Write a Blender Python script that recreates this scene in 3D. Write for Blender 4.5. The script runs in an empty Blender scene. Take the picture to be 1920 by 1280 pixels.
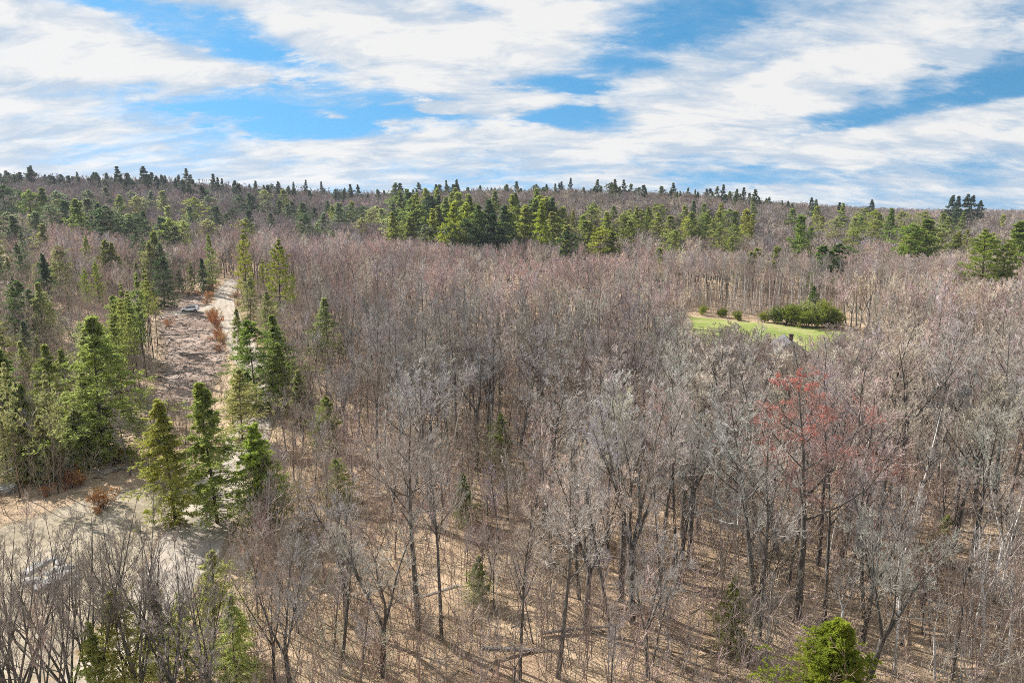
import bpy, bmesh, math, random
import numpy as np
from mathutils import Vector, Matrix

random.seed(7)
RNG = np.random.default_rng(7)
sc = bpy.context.scene
COL = sc.collection
R = math.radians

# ------------------------------------------------------------------ camera
CAM_H = 34.0
PITCH = 10.8
F_PX = 1280.0                      # focal length in pixels of a 1920 px wide frame (24 mm on 36 mm)
cam_d = bpy.data.cameras.new('camera')
cam_d.lens = 24.0
cam_d.sensor_width = 36.0
cam_d.clip_start = 0.5
cam_d.clip_end = 20000.0
cam = bpy.data.objects.new('camera', cam_d)
COL.objects.link(cam)
cam.location = (0, 0, CAM_H)
cam.rotation_euler = (R(90 - PITCH), 0, 0)
sc.camera = cam

# ------------------------------------------------------------------ render settings
sc.render.engine = 'CYCLES'
cy = sc.cycles
cy.max_bounces = 4
cy.diffuse_bounces = 2
cy.glossy_bounces = 2
cy.transmission_bounces = 3
cy.transparent_max_bounces = 4
cy.volume_bounces = 0
cy.use_denoising = False
cy.use_adaptive_sampling = True
cy.adaptive_threshold = 0.06
cy.adaptive_min_samples = 56
cy.sample_clamp_indirect = 4.0
cy.pixel_filter_type = 'BLACKMAN_HARRIS'
cy.filter_width = 0.9
cy.volume_step_rate = 10
vs = sc.view_settings
vs.view_transform = 'Standard'
vs.look = 'None'
vs.exposure = 1.06
vs.gamma = 1.0
vs.use_curve_mapping = False

# ------------------------------------------------------------------ world and sun
SUN_AZ = -58.0      # degrees, left of the view direction (+Y)
SUN_EL = 40.0
SUN_STRENGTH = 5.0
SKY_STRENGTH = 0.075
CLOUD_STRENGTH = 0.435


def pix_dir(px, py):
    """unit direction of a place in the photograph (1920 x 1280)"""
    a = R(PITCH)
    x = (px - 960) / F_PX
    v = (py - 640) / F_PX
    d = np.array([x, math.cos(a) - v * math.sin(a), -math.sin(a) - v * math.cos(a)])
    return d / np.linalg.norm(d)


def build_world():
    w = bpy.data.worlds.new('World')
    sc.world = w
    w.cycles.sampling_method = 'NONE'
    w.use_nodes = True
    nt = w.node_tree
    nt.nodes.clear()
    N = nt.nodes.new
    L = nt.links.new

    def math_(op, a, b=None, clamp=False):
        n = N('ShaderNodeMath'); n.operation = op; n.use_clamp = clamp
        for i, s in enumerate((a, b)):
            if s is None: continue
            if isinstance(s, (int, float)): n.inputs[i].default_value = s
            else: L(s, n.inputs[i])
        return n.outputs[0]

    def dot(a, vec):
        n = N('ShaderNodeVectorMath'); n.operation = 'DOT_PRODUCT'
        L(a, n.inputs[0]); n.inputs[1].default_value = tuple(vec)
        return n.outputs['Value']

    def smooth(x, lo, hi, a=0.0, b=1.0):
        n = N('ShaderNodeMapRange'); n.interpolation_type = 'SMOOTHERSTEP'
        L(x, n.inputs[0])
        n.inputs[1].default_value = lo; n.inputs[2].default_value = hi
        n.inputs[3].default_value = a; n.inputs[4].default_value = b
        return n.outputs[0]

    def noise(vec, scale, detail, rough, dist=0.0, lac=2.0):
        n = N('ShaderNodeTexNoise'); L(vec, n.inputs['Vector'])
        n.inputs['Scale'].default_value = scale; n.inputs['Detail'].default_value = detail
        n.inputs['Roughness'].default_value = rough; n.inputs['Distortion'].default_value = dist
        n.inputs['Lacunarity'].default_value = lac
        return n.outputs['Fac']

    out = N('ShaderNodeOutputWorld')
    sky = N('ShaderNodeTexSky'); sky.sky_type = 'NISHITA'
    sky.sun_disc = False
    sky.sun_elevation = R(SUN_EL); sky.sun_rotation = R(SUN_AZ)
    sky.altitude = 400; sky.air_density = 1.0; sky.dust_density = 0.1; sky.ozone_density = 1.6
    hs = N('ShaderNodeHueSaturation'); hs.inputs['Saturation'].default_value = 1.28; hs.inputs['Hue'].default_value = 0.482; hs.inputs['Value'].default_value = 1.12
    L(sky.outputs[0], hs.inputs['Color'])
    lift = N('ShaderNodeVectorMath'); lift.operation = 'ADD'; lift.inputs[1].default_value = (0, 0, 0.30)
    nrm_ = N('ShaderNodeVectorMath'); nrm_.operation = 'NORMALIZE'
    L(lift.outputs[0], nrm_.inputs[0]); L(nrm_.outputs[0], sky.inputs['Vector'])
    bg_sky = N('ShaderNodeBackground'); bg_sky.inputs[1].default_value = SKY_STRENGTH
    L(hs.outputs[0], bg_sky.inputs[0])

    tc = N('ShaderNodeTexCoord')
    d = tc.outputs['Generated']
    L(d, lift.inputs[0])
    sep = N('ShaderNodeSeparateXYZ'); L(d, sep.inputs[0])
    zc = math_('MAXIMUM', sep.outputs[2], 0.0)
    den = math_('ADD', zc, 0.30)
    u = math_('DIVIDE', sep.outputs[0], den)
    v = math_('DIVIDE', sep.outputs[1], den)

    def plane(su, sv, ou, ov, shear=0.0):
        uu = math_('ADD', math_('MULTIPLY', u, su), math_('ADD', math_('MULTIPLY', v, shear), ou))
        vv = math_('ADD', math_('MULTIPLY', v, sv), ov)
        c = N('ShaderNodeCombineXYZ'); L(uu, c.inputs[0]); L(vv, c.inputs[1])
        return c.outputs[0]

    big = noise(plane(0.95, 1.1, 3.1, 1.7, 0.10), 1.3, 5.0, 0.56, 0.25)
    wisp = noise(plane(1.3, 2.2, 7.3, 0.4, -0.3), 3.2, 8.0, 0.68, 0.35)
    cover = math_('ADD', math_('MULTIPLY', math_('SUBTRACT', big, 0.5), 1.7), math_('MULTIPLY', math_('SUBTRACT', wisp, 0.5), 1.5))
    cover = math_('ADD', cover, 0.78)
    edge = math_('MULTIPLY', math_('SUBTRACT', noise(plane(2.2, 3.6, 1.0, 9.0), 2.8, 6.0, 0.62, 0.3), 0.5), 1.9)
    # openings in the cloud sheet: (px, py, half width, half height in px, tilt in degrees, depth)
    holes = [(640, 195, 330, 36, 0, 0.9), (600, 240, 170, 30, 4, 0.9), (1090, 222, 160, 26, 6, 1.05), (350, 60, 270, 48, 6, 0.85), (1250, 60, 260, 60, -18, 0.5),
             (1760, 180, 300, 44, -10, 1.05), (1440, 332, 200, 18, 0, 0.45), 
             (1010, 160, 120, 20, 0, 0.6), (1880, 60, 140, 40, -14, 0.35), (1300, 300, 220, 16, 0, 0.25)]
    lumps = [(100, 40, 190, 30, 4, 0.8), (640, 60, 120, 50, 0, 0.9), (900, 90, 240, 75, -6, 0.8), (420, 150, 360, 40, 4, 0.5), (590, 215, 60, 9, 0, 0.75), (830, 200, 75, 12, 0, 0.9),
             (960, 195, 95, 26, 0, 0.9), (700, 275, 170, 22, -4, 0.8), (1560, 160, 340, 60, -10, 0.6), (1800, 220, 200, 18, -8, 0.7), (1250, 235, 170, 26, 0, 0.4), (1500, 270, 400, 30, 0, 0.35)]

    def blob(px, py, hw, hh, tilt):
        c = pix_dir(px, py)
        r = np.cross(c, (0, 0, 1.0)); r /= np.linalg.norm(r)
        up = np.cross(r, c)
        t = R(-tilt)
        r2 = r * math.cos(t) + up * math.sin(t); u2 = -r * math.sin(t) + up * math.cos(t)
        a = math_('MULTIPLY', dot(d, r2), F_PX / hw)
        b = math_('MULTIPLY', dot(d, u2), F_PX / hh)
        q = math_('SQRT', math_('ADD', math_('MULTIPLY', a, a), math_('MULTIPLY', b, b)))
        q = math_('ADD', q, edge)
        return smooth(q, 0.25, 1.35, 1.0, 0.0)

    for (px, py, hw, hh, tl, dp) in holes:
        cover = math_('SUBTRACT', cover, math_('MULTIPLY', blob(px, py, hw, hh, tl), dp))
    for (px, py, hw, hh, tl, dp) in lumps:
        cover = math_('ADD', cover, math_('MULTIPLY', blob(px, py, hw, hh, tl), dp))
    mask = smooth(cover, -0.05, 1.05)
    mask = math_('MULTIPLY', mask, 0.97)

    # cloud colour: bright tops and bluish-grey thin parts
    shade = noise(plane(1.4, 3.0, 2.0, 5.0, 0.3), 2.6, 6.0, 0.62, 0.4)
    ramp = N('ShaderNodeValToRGB')
    ramp.color_ramp.elements[0].position = 0.41; ramp.color_ramp.elements[0].color = (0.61, 0.715, 0.845, 1)
    ramp.color_ramp.elements[1].position = 0.60; ramp.color_ramp.elements[1].color = (1.0, 0.99, 0.975, 1)
    L(math_('ADD', shade, math_('MULTIPLY', math_('SUBTRACT', cover, 0.8), 0.14)), ramp.inputs[0])
    bg_c = N('ShaderNodeBackground'); L(ramp.outputs[0], bg_c.inputs[0]); bg_c.inputs[1].default_value = CLOUD_STRENGTH
    mix = N('ShaderNodeMixShader')
    L(mask, mix.inputs[0]); L(bg_sky.outputs[0], mix.inputs[1]); L(bg_c.outputs[0], mix.inputs[2])
    L(mix.outputs[0], out.inputs[0])


build_world()

sun_d = bpy.data.lights.new('sun', 'SUN')
sun_d.energy = SUN_STRENGTH
sun_d.angle = R(0.53)
sun_d.color = (1.0, 0.96, 0.90)
sun = bpy.data.objects.new('sun', sun_d)
COL.objects.link(sun)
SUN_DIR = Vector((math.sin(R(SUN_AZ)) * math.cos(R(SUN_EL)), math.cos(R(SUN_AZ)) * math.cos(R(SUN_EL)), math.sin(R(SUN_EL))))
sun.rotation_euler = SUN_DIR.to_track_quat('Z', 'Y').to_euler()
sun.location = (-60, 60, 120)

# ------------------------------------------------------------------ terrain
TAB = {
    -180: {0: 2, 100: 2, 3000: 4},
    -90: {0: 3, 60: 4, 100: 8, 3000: 20},
    -50: {0: 3, 40: 3, 70: 3, 100: 5, 150: 11, 200: 17, 300: 27, 400: 36, 500: 43, 620: 42, 900: 32, 3000: 20},
    -34: {0: 2, 40: 3, 70: 2, 100: 3, 150: 8, 200: 13, 300: 24, 400: 34, 500: 44, 620: 43, 900: 30, 3000: 20},
    -27: {0: 1, 40: 2, 70: 1, 100: 2.5, 140: 5, 180: 9, 230: 11.5, 300: 16, 400: 29, 500: 43, 620: 43, 900: 30, 3000: 20},
    -20: {0: 0, 70: 0, 100: 2, 180: 7, 250: 10, 350: 15, 450: 27, 560: 39, 680: 39, 900: 32, 3000: 20},
    -11.5: {0: 0, 100: 0.5, 150: 1.5, 250: 5, 350: 11, 450: 20, 600: 34, 700: 35, 900: 32, 3000: 20},
    -2.7: {0: 0, 150: 0, 250: 6, 300: 13, 350: 20, 500: 32, 600: 38, 700: 39, 900: 33, 3000: 20},
    6.2: {0: 0, 150: 0, 225: 2, 300: 10, 400: 22, 550: 36, 650: 38, 900: 32, 3000: 20},
    14.9: {0: 0, 150: 0, 225: 0, 300: 6, 400: 16, 600: 35, 700: 36, 900: 30, 3000: 20},
    22.9: {0: 0, 225: 0, 300: 6, 400: 12, 600: 22, 800: 28, 1000: 26, 3000: 20},
    30: {0: 0, 225: 0, 300: 5, 400: 9, 600: 15, 900: 20, 1200: 20, 3000: 20},
    50: {0: 0, 225: 1, 300: 6, 400: 9, 600: 14, 900: 19, 1200: 20, 3000: 20},
    90: {0: 0, 200: 0, 600: 10, 3000: 18},
    180: {0: 2, 100: 2, 3000: 4},
}


def _make_table():
    azs = sorted(TAB)
    rr = np.arange(0, 3001, 10.0)
    rows = []
    for a in azs:
        c = math.cos(R(max(-60, min(60, a))))
        ks = sorted(TAB[a])
        rows.append(np.interp(rr, [k / c for k in ks], [TAB[a][k] for k in ks]))
    rows = np.array(rows)
    ag = np.arange(-180, 181, 1.0)
    T = np.array([np.interp(ag, azs, rows[:, i]) for i in range(len(rr))]).T      # (az, r)
    k = np.exp(-0.5 * (np.arange(-6, 7) / 2.2) ** 2); k /= k.sum()
    P = np.pad(T, ((6, 6), (6, 6)), mode='edge')
    P = np.apply_along_axis(lambda m: np.convolve(m, k, 'valid'), 0, P)
    P = np.apply_along_axis(lambda m: np.convolve(m, k, 'valid'), 1, P)
    return P


TABLE = _make_table()


def terrain(X, Y):
    X = np.asarray(X, float); Y = np.asarray(Y, float)
    r = np.clip(np.hypot(X, Y) / 10.0, 0, 299.99)
    a = np.clip(np.degrees(np.arctan2(X, Y)) + 180.0, 0, 359.99)
    i = a.astype(int); j = r.astype(int); fi = a - i; fj = r - j
    z = (TABLE[i, j] * (1 - fi) * (1 - fj) + TABLE[i + 1, j] * fi * (1 - fj) + TABLE[i, j + 1] * (1 - fi) * fj + TABLE[i + 1, j + 1] * fi * fj)
    rr = np.hypot(X, Y)
    amp = np.clip(1.6 - rr / 110.0, 0, 1)
    z = z + amp * (0.16 * np.sin(X * 0.71 + 1.3 * np.sin(Y * 0.31)) + 0.14 * np.sin(Y * 0.83 + 1.1 * np.sin(X * 0.27)) + 0.25 * np.sin(X * 0.19 + Y * 0.13))
    return z


def tz(x, y):
    return float(terrain(x, y))


_TS = np.concatenate([np.arange(20, 400, 0.5), np.arange(400, 1500, 2.0)])


def ground_at(px, py, off=0.0):
    d = pix_dir(px, py)
    X, Y, Z = d[0] * _TS, d[1] * _TS, CAM_H + d[2] * _TS
    hit = np.nonzero(Z <= terrain(X, Y) + off)[0]
    if len(hit) == 0:
        return None
    k = hit[0]
    return float(X[k]), float(Y[k]), float(terrain(X[k], Y[k]))


def proj(x, y, z):
    a = R(PITCH)
    f = y * math.cos(a) - (z - CAM_H) * math.sin(a)
    dn = -y * math.sin(a) - (z - CAM_H) * math.cos(a)
    return 960 + F_PX * x / f, 640 + F_PX * dn / f, f


# ------------------------------------------------------------------ helpers: objects
def tag(o, label=None, cat=None, group=None, kind=None):
    if label: o['label'] = label
    if cat: o['category'] = cat
    if group: o['group'] = group
    if kind: o['kind'] = kind
    return o


def link(name, data, parent=None):
    o = bpy.data.objects.new(name, data)
    COL.objects.link(o)
    if parent is not None: o.parent = parent
    return o


def mesh_np(name, verts, quads=None, tris=None, mats=(), qmat=None, tmat=None, smooth=False):
    verts = np.asarray(verts, np.float32)
    me = bpy.data.meshes.new(name)
    nq = 0 if quads is None else len(quads)
    nt = 0 if tris is None else len(tris)
    me.vertices.add(len(verts)); me.vertices.foreach_set('co', verts.ravel())
    loops = []
    if nq: loops.append(np.asarray(quads, np.int32).ravel())
    if nt: loops.append(np.asarray(tris, np.int32).ravel())
    lo = np.concatenate(loops) if loops else np.zeros(0, np.int32)
    me.loops.add(len(lo)); me.loops.foreach_set('vertex_index', lo)
    starts = np.concatenate([np.arange(nq) * 4, nq * 4 + np.arange(nt) * 3]).astype(np.int32)
    me.polygons.add(nq + nt)
    me.polygons.foreach_set('loop_start', starts)
    mi = np.zeros(nq + nt, np.int32)
    if qmat is not None and nq: mi[:nq] = qmat
    if tmat is not None and nt: mi[nq:] = tmat
    for m in mats: me.materials.append(m)
    me.polygons.foreach_set('material_index', mi)
    me.polygons.foreach_set('use_smooth', np.full(nq + nt, bool(smooth)))
    me.update(calc_edges=True)
    me.validate()
    return me


class MB:
    """collects boxes, tubes, lathes and prisms into one mesh"""
    def __init__(s):
        s.v = []; s.f = []; s.m = []

    def add(s, vs_, fs_, mi=0):
        o = len(s.v)
        s.v += [tuple(q) for q in vs_]
        s.f += [tuple(i + o for i in f) for f in fs_]
        s.m += [mi] * len(fs_)

    def box(s, x0, x1, y0, y1, z0, z1, mi=0):
        vv = [(x, y, z) for z in (z0, z1) for y in (y0, y1) for x in (x0, x1)]
        s.add(vv, [(0, 2, 3, 1), (4, 5, 7, 6), (0, 1, 5, 4), (2, 6, 7, 3), (0, 4, 6, 2), (1, 3, 7, 5)], mi)

    def prism(s, poly, axis_vec, mi=0):
        n = len(poly); a = np.array(poly, float); b = a + np.array(axis_vec, float)
        s.add(list(a) + list(b), [tuple(range(n))[::-1], tuple(range(n, 2 * n))] + [(i, (i + 1) % n, n + (i + 1) % n, n + i) for i in range(n)], mi)

    def build(s, name, mats, parent=None, smooth=False):
        me = bpy.data.meshes.new(name)
        me.from_pydata(s.v, [], s.f)
        for m in (mats if isinstance(mats, (list, tuple)) else [mats]): me.materials.append(m)
        me.polygons.foreach_set('material_index', s.m)
        if smooth: me.polygons.foreach_set('use_smooth', [True] * len(s.f))
        bm = bmesh.new(); bm.from_mesh(me); bmesh.ops.recalc_face_normals(bm, faces=bm.faces[:]); bm.to_mesh(me); bm.free()
        return link(name, me, parent)


# ------------------------------------------------------------------ materials
class NT:
    def __init__(s, name):
        s.m = bpy.data.materials.new(name); s.m.use_nodes = True
        s.nt = s.m.node_tree; s.nt.nodes.clear()
        s.out = s.nt.nodes.new('ShaderNodeOutputMaterial')

    def n(s, t, **kw):
        x = s.nt.nodes.new(t)
        for k, v in kw.items(): setattr(x, k, v)
        return x

    def l(s, a, b): s.nt.links.new(a, b)

    def setin(s, node, i, v):
        if hasattr(v, 'is_linked') or hasattr(v, 'links'): s.l(v, node.inputs[i])
        else: node.inputs[i].default_value = v

    def math(s, op, a, b=0.0, clamp=False):
        x = s.n('ShaderNodeMath', operation=op, use_clamp=clamp); s.setin(x, 0, a); s.setin(x, 1, b); return x.outputs[0]

    def noise(s, vec, scale, detail=4.0, rough=0.55, dist=0.0):
        x = s.n('ShaderNodeTexNoise'); s.l(vec, x.inputs['Vector'])
        x.inputs['Scale'].default_value = scale; x.inputs['Detail'].default_value = detail
        x.inputs['Roughness'].default_value = rough; x.inputs['Distortion'].default_value = dist
        return x.outputs['Fac']

    def ramp(s, fac, stops):
        x = s.n('ShaderNodeValToRGB'); s.l(fac, x.inputs[0])
        e = x.color_ramp.elements
        while len(e) > 1: e.remove(e[-1])
        for i, (p, c) in enumerate(stops):
            q = e[0] if i == 0 else e.new(p)
            q.position = p; q.color = (c[0], c[1], c[2], 1)
        return x.outputs[0]

    def mix(s, fac, a, b, mode='MIX'):
        x = s.n('ShaderNodeMix', data_type='RGBA', blend_type=mode)
        s.setin(x, 0, fac)
        for i, v in ((6, a), (7, b)):
            if isinstance(v, tuple): x.inputs[i].default_value = (v[0], v[1], v[2], 1)
            else: s.l(v, x.inputs[i])
        return x.outputs[2]

    def pos(s):
        return s.n('ShaderNodeNewGeometry').outputs['Position']

    def obj(s):
        return s.n('ShaderNodeTexCoord').outputs['Object']

    def scalev(s, vec, sx, sy, sz):
        x = s.n('ShaderNodeVectorMath', operation='MULTIPLY'); s.l(vec, x.inputs[0]); x.inputs[1].default_value = (sx, sy, sz); return x.outputs[0]

    def tint(s):
        return s.n('ShaderNodeAttribute', attribute_type='INSTANCER', attribute_name='tint').outputs['Color']

    def rand(s):
        return s.n('ShaderNodeObjectInfo').outputs['Random']

    def bsdf(s, color, rough=0.9, spec=0.2, bump=None, bump_d=0.05, metallic=0.0, coat=0.0):
        b = s.n('ShaderNodeBsdfPrincipled')
        if isinstance(color, tuple): b.inputs['Base Color'].default_value = (*color, 1)
        else: s.l(color, b.inputs['Base Color'])
        s.setin(b, 'Roughness', rough)
        b.inputs['Specular IOR Level'].default_value = spec
        b.inputs['Metallic'].default_value = metallic
        b.inputs['Coat Weight'].default_value = coat
        if bump is not None:
            x = s.n('ShaderNodeBump'); x.inputs['Strength'].default_value = 1.0; x.inputs['Distance'].default_value = bump_d
            s.l(bump, x.inputs['Height']); s.l(x.outputs[0], b.inputs['Normal'])
        s.l(b.outputs[0], s.out.inputs[0])
        return s.m

    def leaf(s, color, trans=0.35):
        d = s.n('ShaderNodeBsdfDiffuse'); t = s.n('ShaderNodeBsdfTranslucent'); x = s.n('ShaderNodeMixShader')
        x.inputs[0].default_value = trans
        for q in (d, t):
            if isinstance(color, tuple): q.inputs[0].default_value = (*color, 1)
            else: s.l(color, q.inputs[0])
        s.l(d.outputs[0], x.inputs[1]); s.l(t.outputs[0], x.inputs[2]); s.l(x.outputs[0], s.out.inputs[0])
        return s.m


def m_plain(name, c, rough=0.7, spec=0.3, var=0.12, scale=3.0, metallic=0.0, coat=0.0):
    q = NT(name); f = q.noise(q.obj(), scale, 5.0, 0.6)
    lo = tuple(v * (1 - var) for v in c); hi = tuple(min(1, v * (1 + var)) for v in c)
    return q.bsdf(q.ramp(f, [(0.3, lo), (0.7, hi)]), rough, spec, metallic=metallic, coat=coat)


def m_leaf_litter():
    q = NT('forest_floor'); p = q.pos()
    a = q.noise(p, 0.06, 4, 0.6); b = q.noise(p, 0.9, 6, 0.7); c = q.noise(p, 7.0, 5, 0.75)
    f = q.math('ADD', q.math('MULTIPLY', a, 0.5), q.math('ADD', q.math('MULTIPLY', b, 0.35), q.math('MULTIPLY', c, 0.45)))
    col = q.ramp(f, [(0.42, (0.055, 0.038, 0.026)), (0.52, (0.175, 0.12, 0.077)), (0.62, (0.36, 0.255, 0.163)), (0.75, (0.53, 0.40, 0.27))])
    moss = q.noise(p, 0.25, 5, 0.6)
    col = q.mix(q.math('MULTIPLY', q.ramp(moss, [(0.60, (0, 0, 0)), (0.72, (1, 1, 1))]), 0.25), col, (0.16, 0.17, 0.07))
    return q.bsdf(col, 0.95, 0.1, bump=q.math('ADD', b, q.math('MULTIPLY', c, 0.6)), bump_d=0.25)


def m_sheet(name, stops, sc1=0.15, sc2=1.2, sc3=9.0, bump_d=0.12, litter=(0.30, 0.22, 0.14), tracks=False):
    """ground cover that thins out into leaf litter at its edge (attribute 'edge')"""
    q = NT(name); p = q.pos()
    a = q.noise(p, sc1, 4, 0.6); b = q.noise(p, sc2, 6, 0.7); c = q.noise(p, sc3, 4, 0.7)
    f = q.math('ADD', q.math('MULTIPLY', a, 0.5), q.math('ADD', q.math('MULTIPLY', b, 0.4), q.math('MULTIPLY', c, 0.35)))
    col = q.ramp(f, stops)
    e = q.n('ShaderNodeAttribute', attribute_name='edge').outputs['Fac']
    e2 = q.math('ADD', e, q.math('MULTIPLY', q.math('SUBTRACT', b, 0.5), 1.2))
    k = q.ramp(e2, [(0.15, (0, 0, 0)), (0.6, (1, 1, 1))])
    lit = q.ramp(q.math('ADD', q.math('MULTIPLY', b, 0.5), q.math('MULTIPLY', c, 0.6)), [(0.4, tuple(v * 0.4 for v in litter)), (0.7, tuple(v * 1.4 for v in litter))])
    col = q.mix(k, lit, col)
    if tracks:
        t = q.n('ShaderNodeAttribute', attribute_name='across').outputs['Fac']
        w = q.math('ADD', t, q.math('MULTIPLY', q.math('SUBTRACT', a, 0.5), 0.5))
        s = q.math('SINE', q.math('MULTIPLY', w, 14.0))
        col = q.mix(q.math('MULTIPLY', q.math('ADD', s, 1.0), 0.16), col, (0.17, 0.14, 0.105))
    return q.bsdf(col, 0.95, 0.1, bump=q.math('ADD', b, q.math('MULTIPLY', c, 0.5)), bump_d=bump_d)


def m_bark(name, lo, hi, sc_=2.0, lichen=True):
    q = NT(name); o = q.obj()
    f = q.noise(q.scalev(o, 6, 6, 0.9), sc_, 5, 0.7)
    col = q.ramp(f, [(0.32, lo), (0.62, hi)])
    if lichen:
        g = q.noise(q.scalev(o, 2, 2, 1), 1.1, 4, 0.6)
        col = q.mix(q.math('MULTIPLY', q.ramp(g, [(0.52, (0, 0, 0)), (0.66, (1, 1, 1))]), 0.45), col, (0.34, 0.35, 0.31))
    tv = q.mix(0.5, (1, 1, 1), q.ramp(q.rand(), [(0, (0.6, 0.6, 0.62)), (1, (1.3, 1.25, 1.2))]), 'MULTIPLY')
    col = q.mix(1.0, col, tv, 'MULTIPLY')
    return q.bsdf(col, 0.9, 0.15, bump=f, bump_d=0.03)


def m_birch():
    q = NT('birch_bark'); o = q.obj()
    f = q.noise(q.scalev(o, 1.2, 1.2, 9), 1.6, 4, 0.6)
    col = q.ramp(f, [(0.36, (0.10, 0.09, 0.085)), (0.43, (0.62, 0.59, 0.55)), (0.7, (0.80, 0.77, 0.73))])
    return q.bsdf(col, 0.75, 0.2)


def m_twig(name='twig_bark'):
    q = NT(name); t = q.tint(); o = q.obj()
    f = q.noise(o, 0.7, 3, 0.6)
    col = q.mix(1.0, t, q.ramp(f, [(0.25, (0.55, 0.55, 0.56)), (0.75, (1.3, 1.27, 1.25))]), 'MULTIPLY')
    return q.bsdf(col, 0.75, 0.3)


def m_needles(name):
    q = NT(name); t = q.tint(); o = q.obj()
    f = q.noise(o, 0.55, 3, 0.6); g = q.noise(o, 6.0, 2, 0.6)
    col = q.mix(1.0, t, q.ramp(q.math('ADD', q.math('MULTIPLY', f, 0.6), q.math('MULTIPLY', g, 0.4)), [(0.3, (0.55, 0.62, 0.62)), (0.7, (1.45, 1.35, 1.1))]), 'MULTIPLY')
    return q.leaf(col, 0.6)


M = {}
M['floor'] = m_leaf_litter()
M['clearing'] = m_sheet('cleared_soil', [(0.40, (0.07, 0.047, 0.036)), (0.50, (0.155, 0.105, 0.08)), (0.60, (0.28, 0.20, 0.155)), (0.74, (0.46, 0.37, 0.31))], bump_d=0.3)
M['field'] = m_sheet('dry_field', [(0.40, (0.085, 0.072, 0.04)), (0.51, (0.18, 0.15, 0.095)), (0.61, (0.28, 0.235, 0.165)), (0.74, (0.40, 0.34, 0.26))], bump_d=0.15)
M['road'] = m_sheet('packed_dirt', [(0.40, (0.22, 0.185, 0.145)), (0.58, (0.35, 0.30, 0.245)), (0.75, (0.45, 0.395, 0.33))], bump_d=0.05, tracks=True)
M['lawn'] = m_sheet('lawn_grass', [(0.42, (0.09, 0.105, 0.035)), (0.53, (0.145, 0.185, 0.045)), (0.63, (0.20, 0.235, 0.062)), (0.73, (0.31, 0.29, 0.14))], sc1=0.07, sc2=.5, litter=(0.24, 0.20, 0.09), bump_d=0.06)
M['bark'] = m_bark('grey_bark', (0.035, 0.030, 0.026), (0.165, 0.15, 0.135))
M['bark_dark'] = m_bark('dark_conifer_bark', (0.030, 0.023, 0.018), (0.11, 0.085, 0.065), lichen=False)
M['bark_pale'] = m_bark('pale_bark', (0.34, 0.31, 0.275), (0.66, 0.62, 0.56))
M['birch'] = m_birch()
M['twig'] = m_twig()
M['needles'] = m_needles('conifer_needles')
M['dead'] = m_bark('dead_wood', (0.13, 0.115, 0.10), (0.34, 0.31, 0.275), lichen=False)
q = NT('leaf_tint'); M['leaf'] = q.leaf(q.mix(1.0, q.tint(), q.ramp(q.noise(q.obj(), 3.0, 3), [(0.3, (0.6, 0.6, 0.6)), (0.7, (1.4, 1.3, 1.2))]), 'MULTIPLY'), 0.3)
q = NT('red_buds'); M['bud'] = q.leaf(q.ramp(q.noise(q.obj(), .6, 3), [(0.35, (0.48, 0.25, 0.20)), (0.6, (0.60, 0.21, 0.17))]), 0.4)
q = NT('granite'); M['rock'] = q.bsdf(q.ramp(q.noise(q.pos(), 2.2, 7, 0.7), [(0.3, (0.12, 0.117, 0.112)), (0.5, (0.33, 0.32, 0.305)), (0.75, (0.52, 0.51, 0.49))]), 0.85, 0.2, bump=q.noise(q.pos(), 5, 6, 0.7), bump_d=0.08)

# ------------------------------------------------------------------ ground
def sheet_grid(xs, ys, zoff=0.0):
    X, Y = np.meshgrid(xs, ys)
    return X, Y, terrain(X, Y) + zoff


def build_ground():
    s = np.linspace(-1, 1, 341)
    xs = np.sinh(s * 6.0) / np.sinh(6.0) * 6000.0
    t = np.linspace(0, 1, 361)
    ys = 50 + np.concatenate([-(np.sinh(np.linspace(1, 0, 60, endpoint=False) * 4.2) / np.sinh(4.2)) * 3000, np.sinh(np.linspace(0, 1, 320) * 5.6) / np.sinh(5.6) * 7000])
    X, Y, Z = sheet_grid(xs, ys)
    h, w = X.shape
    idx = np.arange(h * w).reshape(h, w)
    q = np.stack([idx[:-1, :-1], idx[:-1, 1:], idx[1:, 1:], idx[1:, :-1]], -1).reshape(-1, 4)
    me = mesh_np('ground', np.stack([X, Y, Z], -1).reshape(-1, 3), quads=q, mats=[M['floor']], smooth=True)
    tag(link('ground', me), 'leaf covered forest floor under the bare wood', 'ground', kind='structure')


build_ground()


def poly_px(pts):
    out = []
    for p in pts:
        if len(p) == 3: out.append((p[0], p[1])); continue       # world point marked by a third item
        g = ground_at(*p)
        out.append((g[0], g[1]))
    return np.array(out)


def inside(P, X, Y):
    ins = np.zeros(X.shape, bool); n = len(P)
    for i in range(n):
        x0, y0 = P[i]; x1, y1 = P[(i + 1) % n]
        c = ((y0 > Y) != (y1 > Y)) & (X < (x1 - x0) * (Y - y0) / (y1 - y0 + 1e-9) + x0)
        ins ^= c
    return ins


def dist_poly(P, X, Y, closed=True):
    d = np.full(X.shape, 1e9); n = len(P)
    for i in range(n if closed else n - 1):
        a = P[i]; b = P[(i + 1) % n]
        ab = b - a; t = np.clip(((X - a[0]) * ab[0] + (Y - a[1]) * ab[1]) / (ab @ ab + 1e-9), 0, 1)
        d = np.minimum(d, np.hypot(X - a[0] - t * ab[0], Y - a[1] - t * ab[1]))
    return d


def wob(X, Y, s=1.0):
    return s * (np.sin(X * 0.9 + 2 * np.sin(Y * 0.5)) * 0.5 + np.sin(Y * 1.3 + 1.7 * np.sin(X * 0.7)) * 0.35 + np.sin((X + Y) * 2.9) * 0.2)


def add_attr(me, name, vals):
    a = me.attributes.new(name, 'FLOAT', 'POINT'); a.data.foreach_set('value', np.asarray(vals, np.float32))


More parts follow.
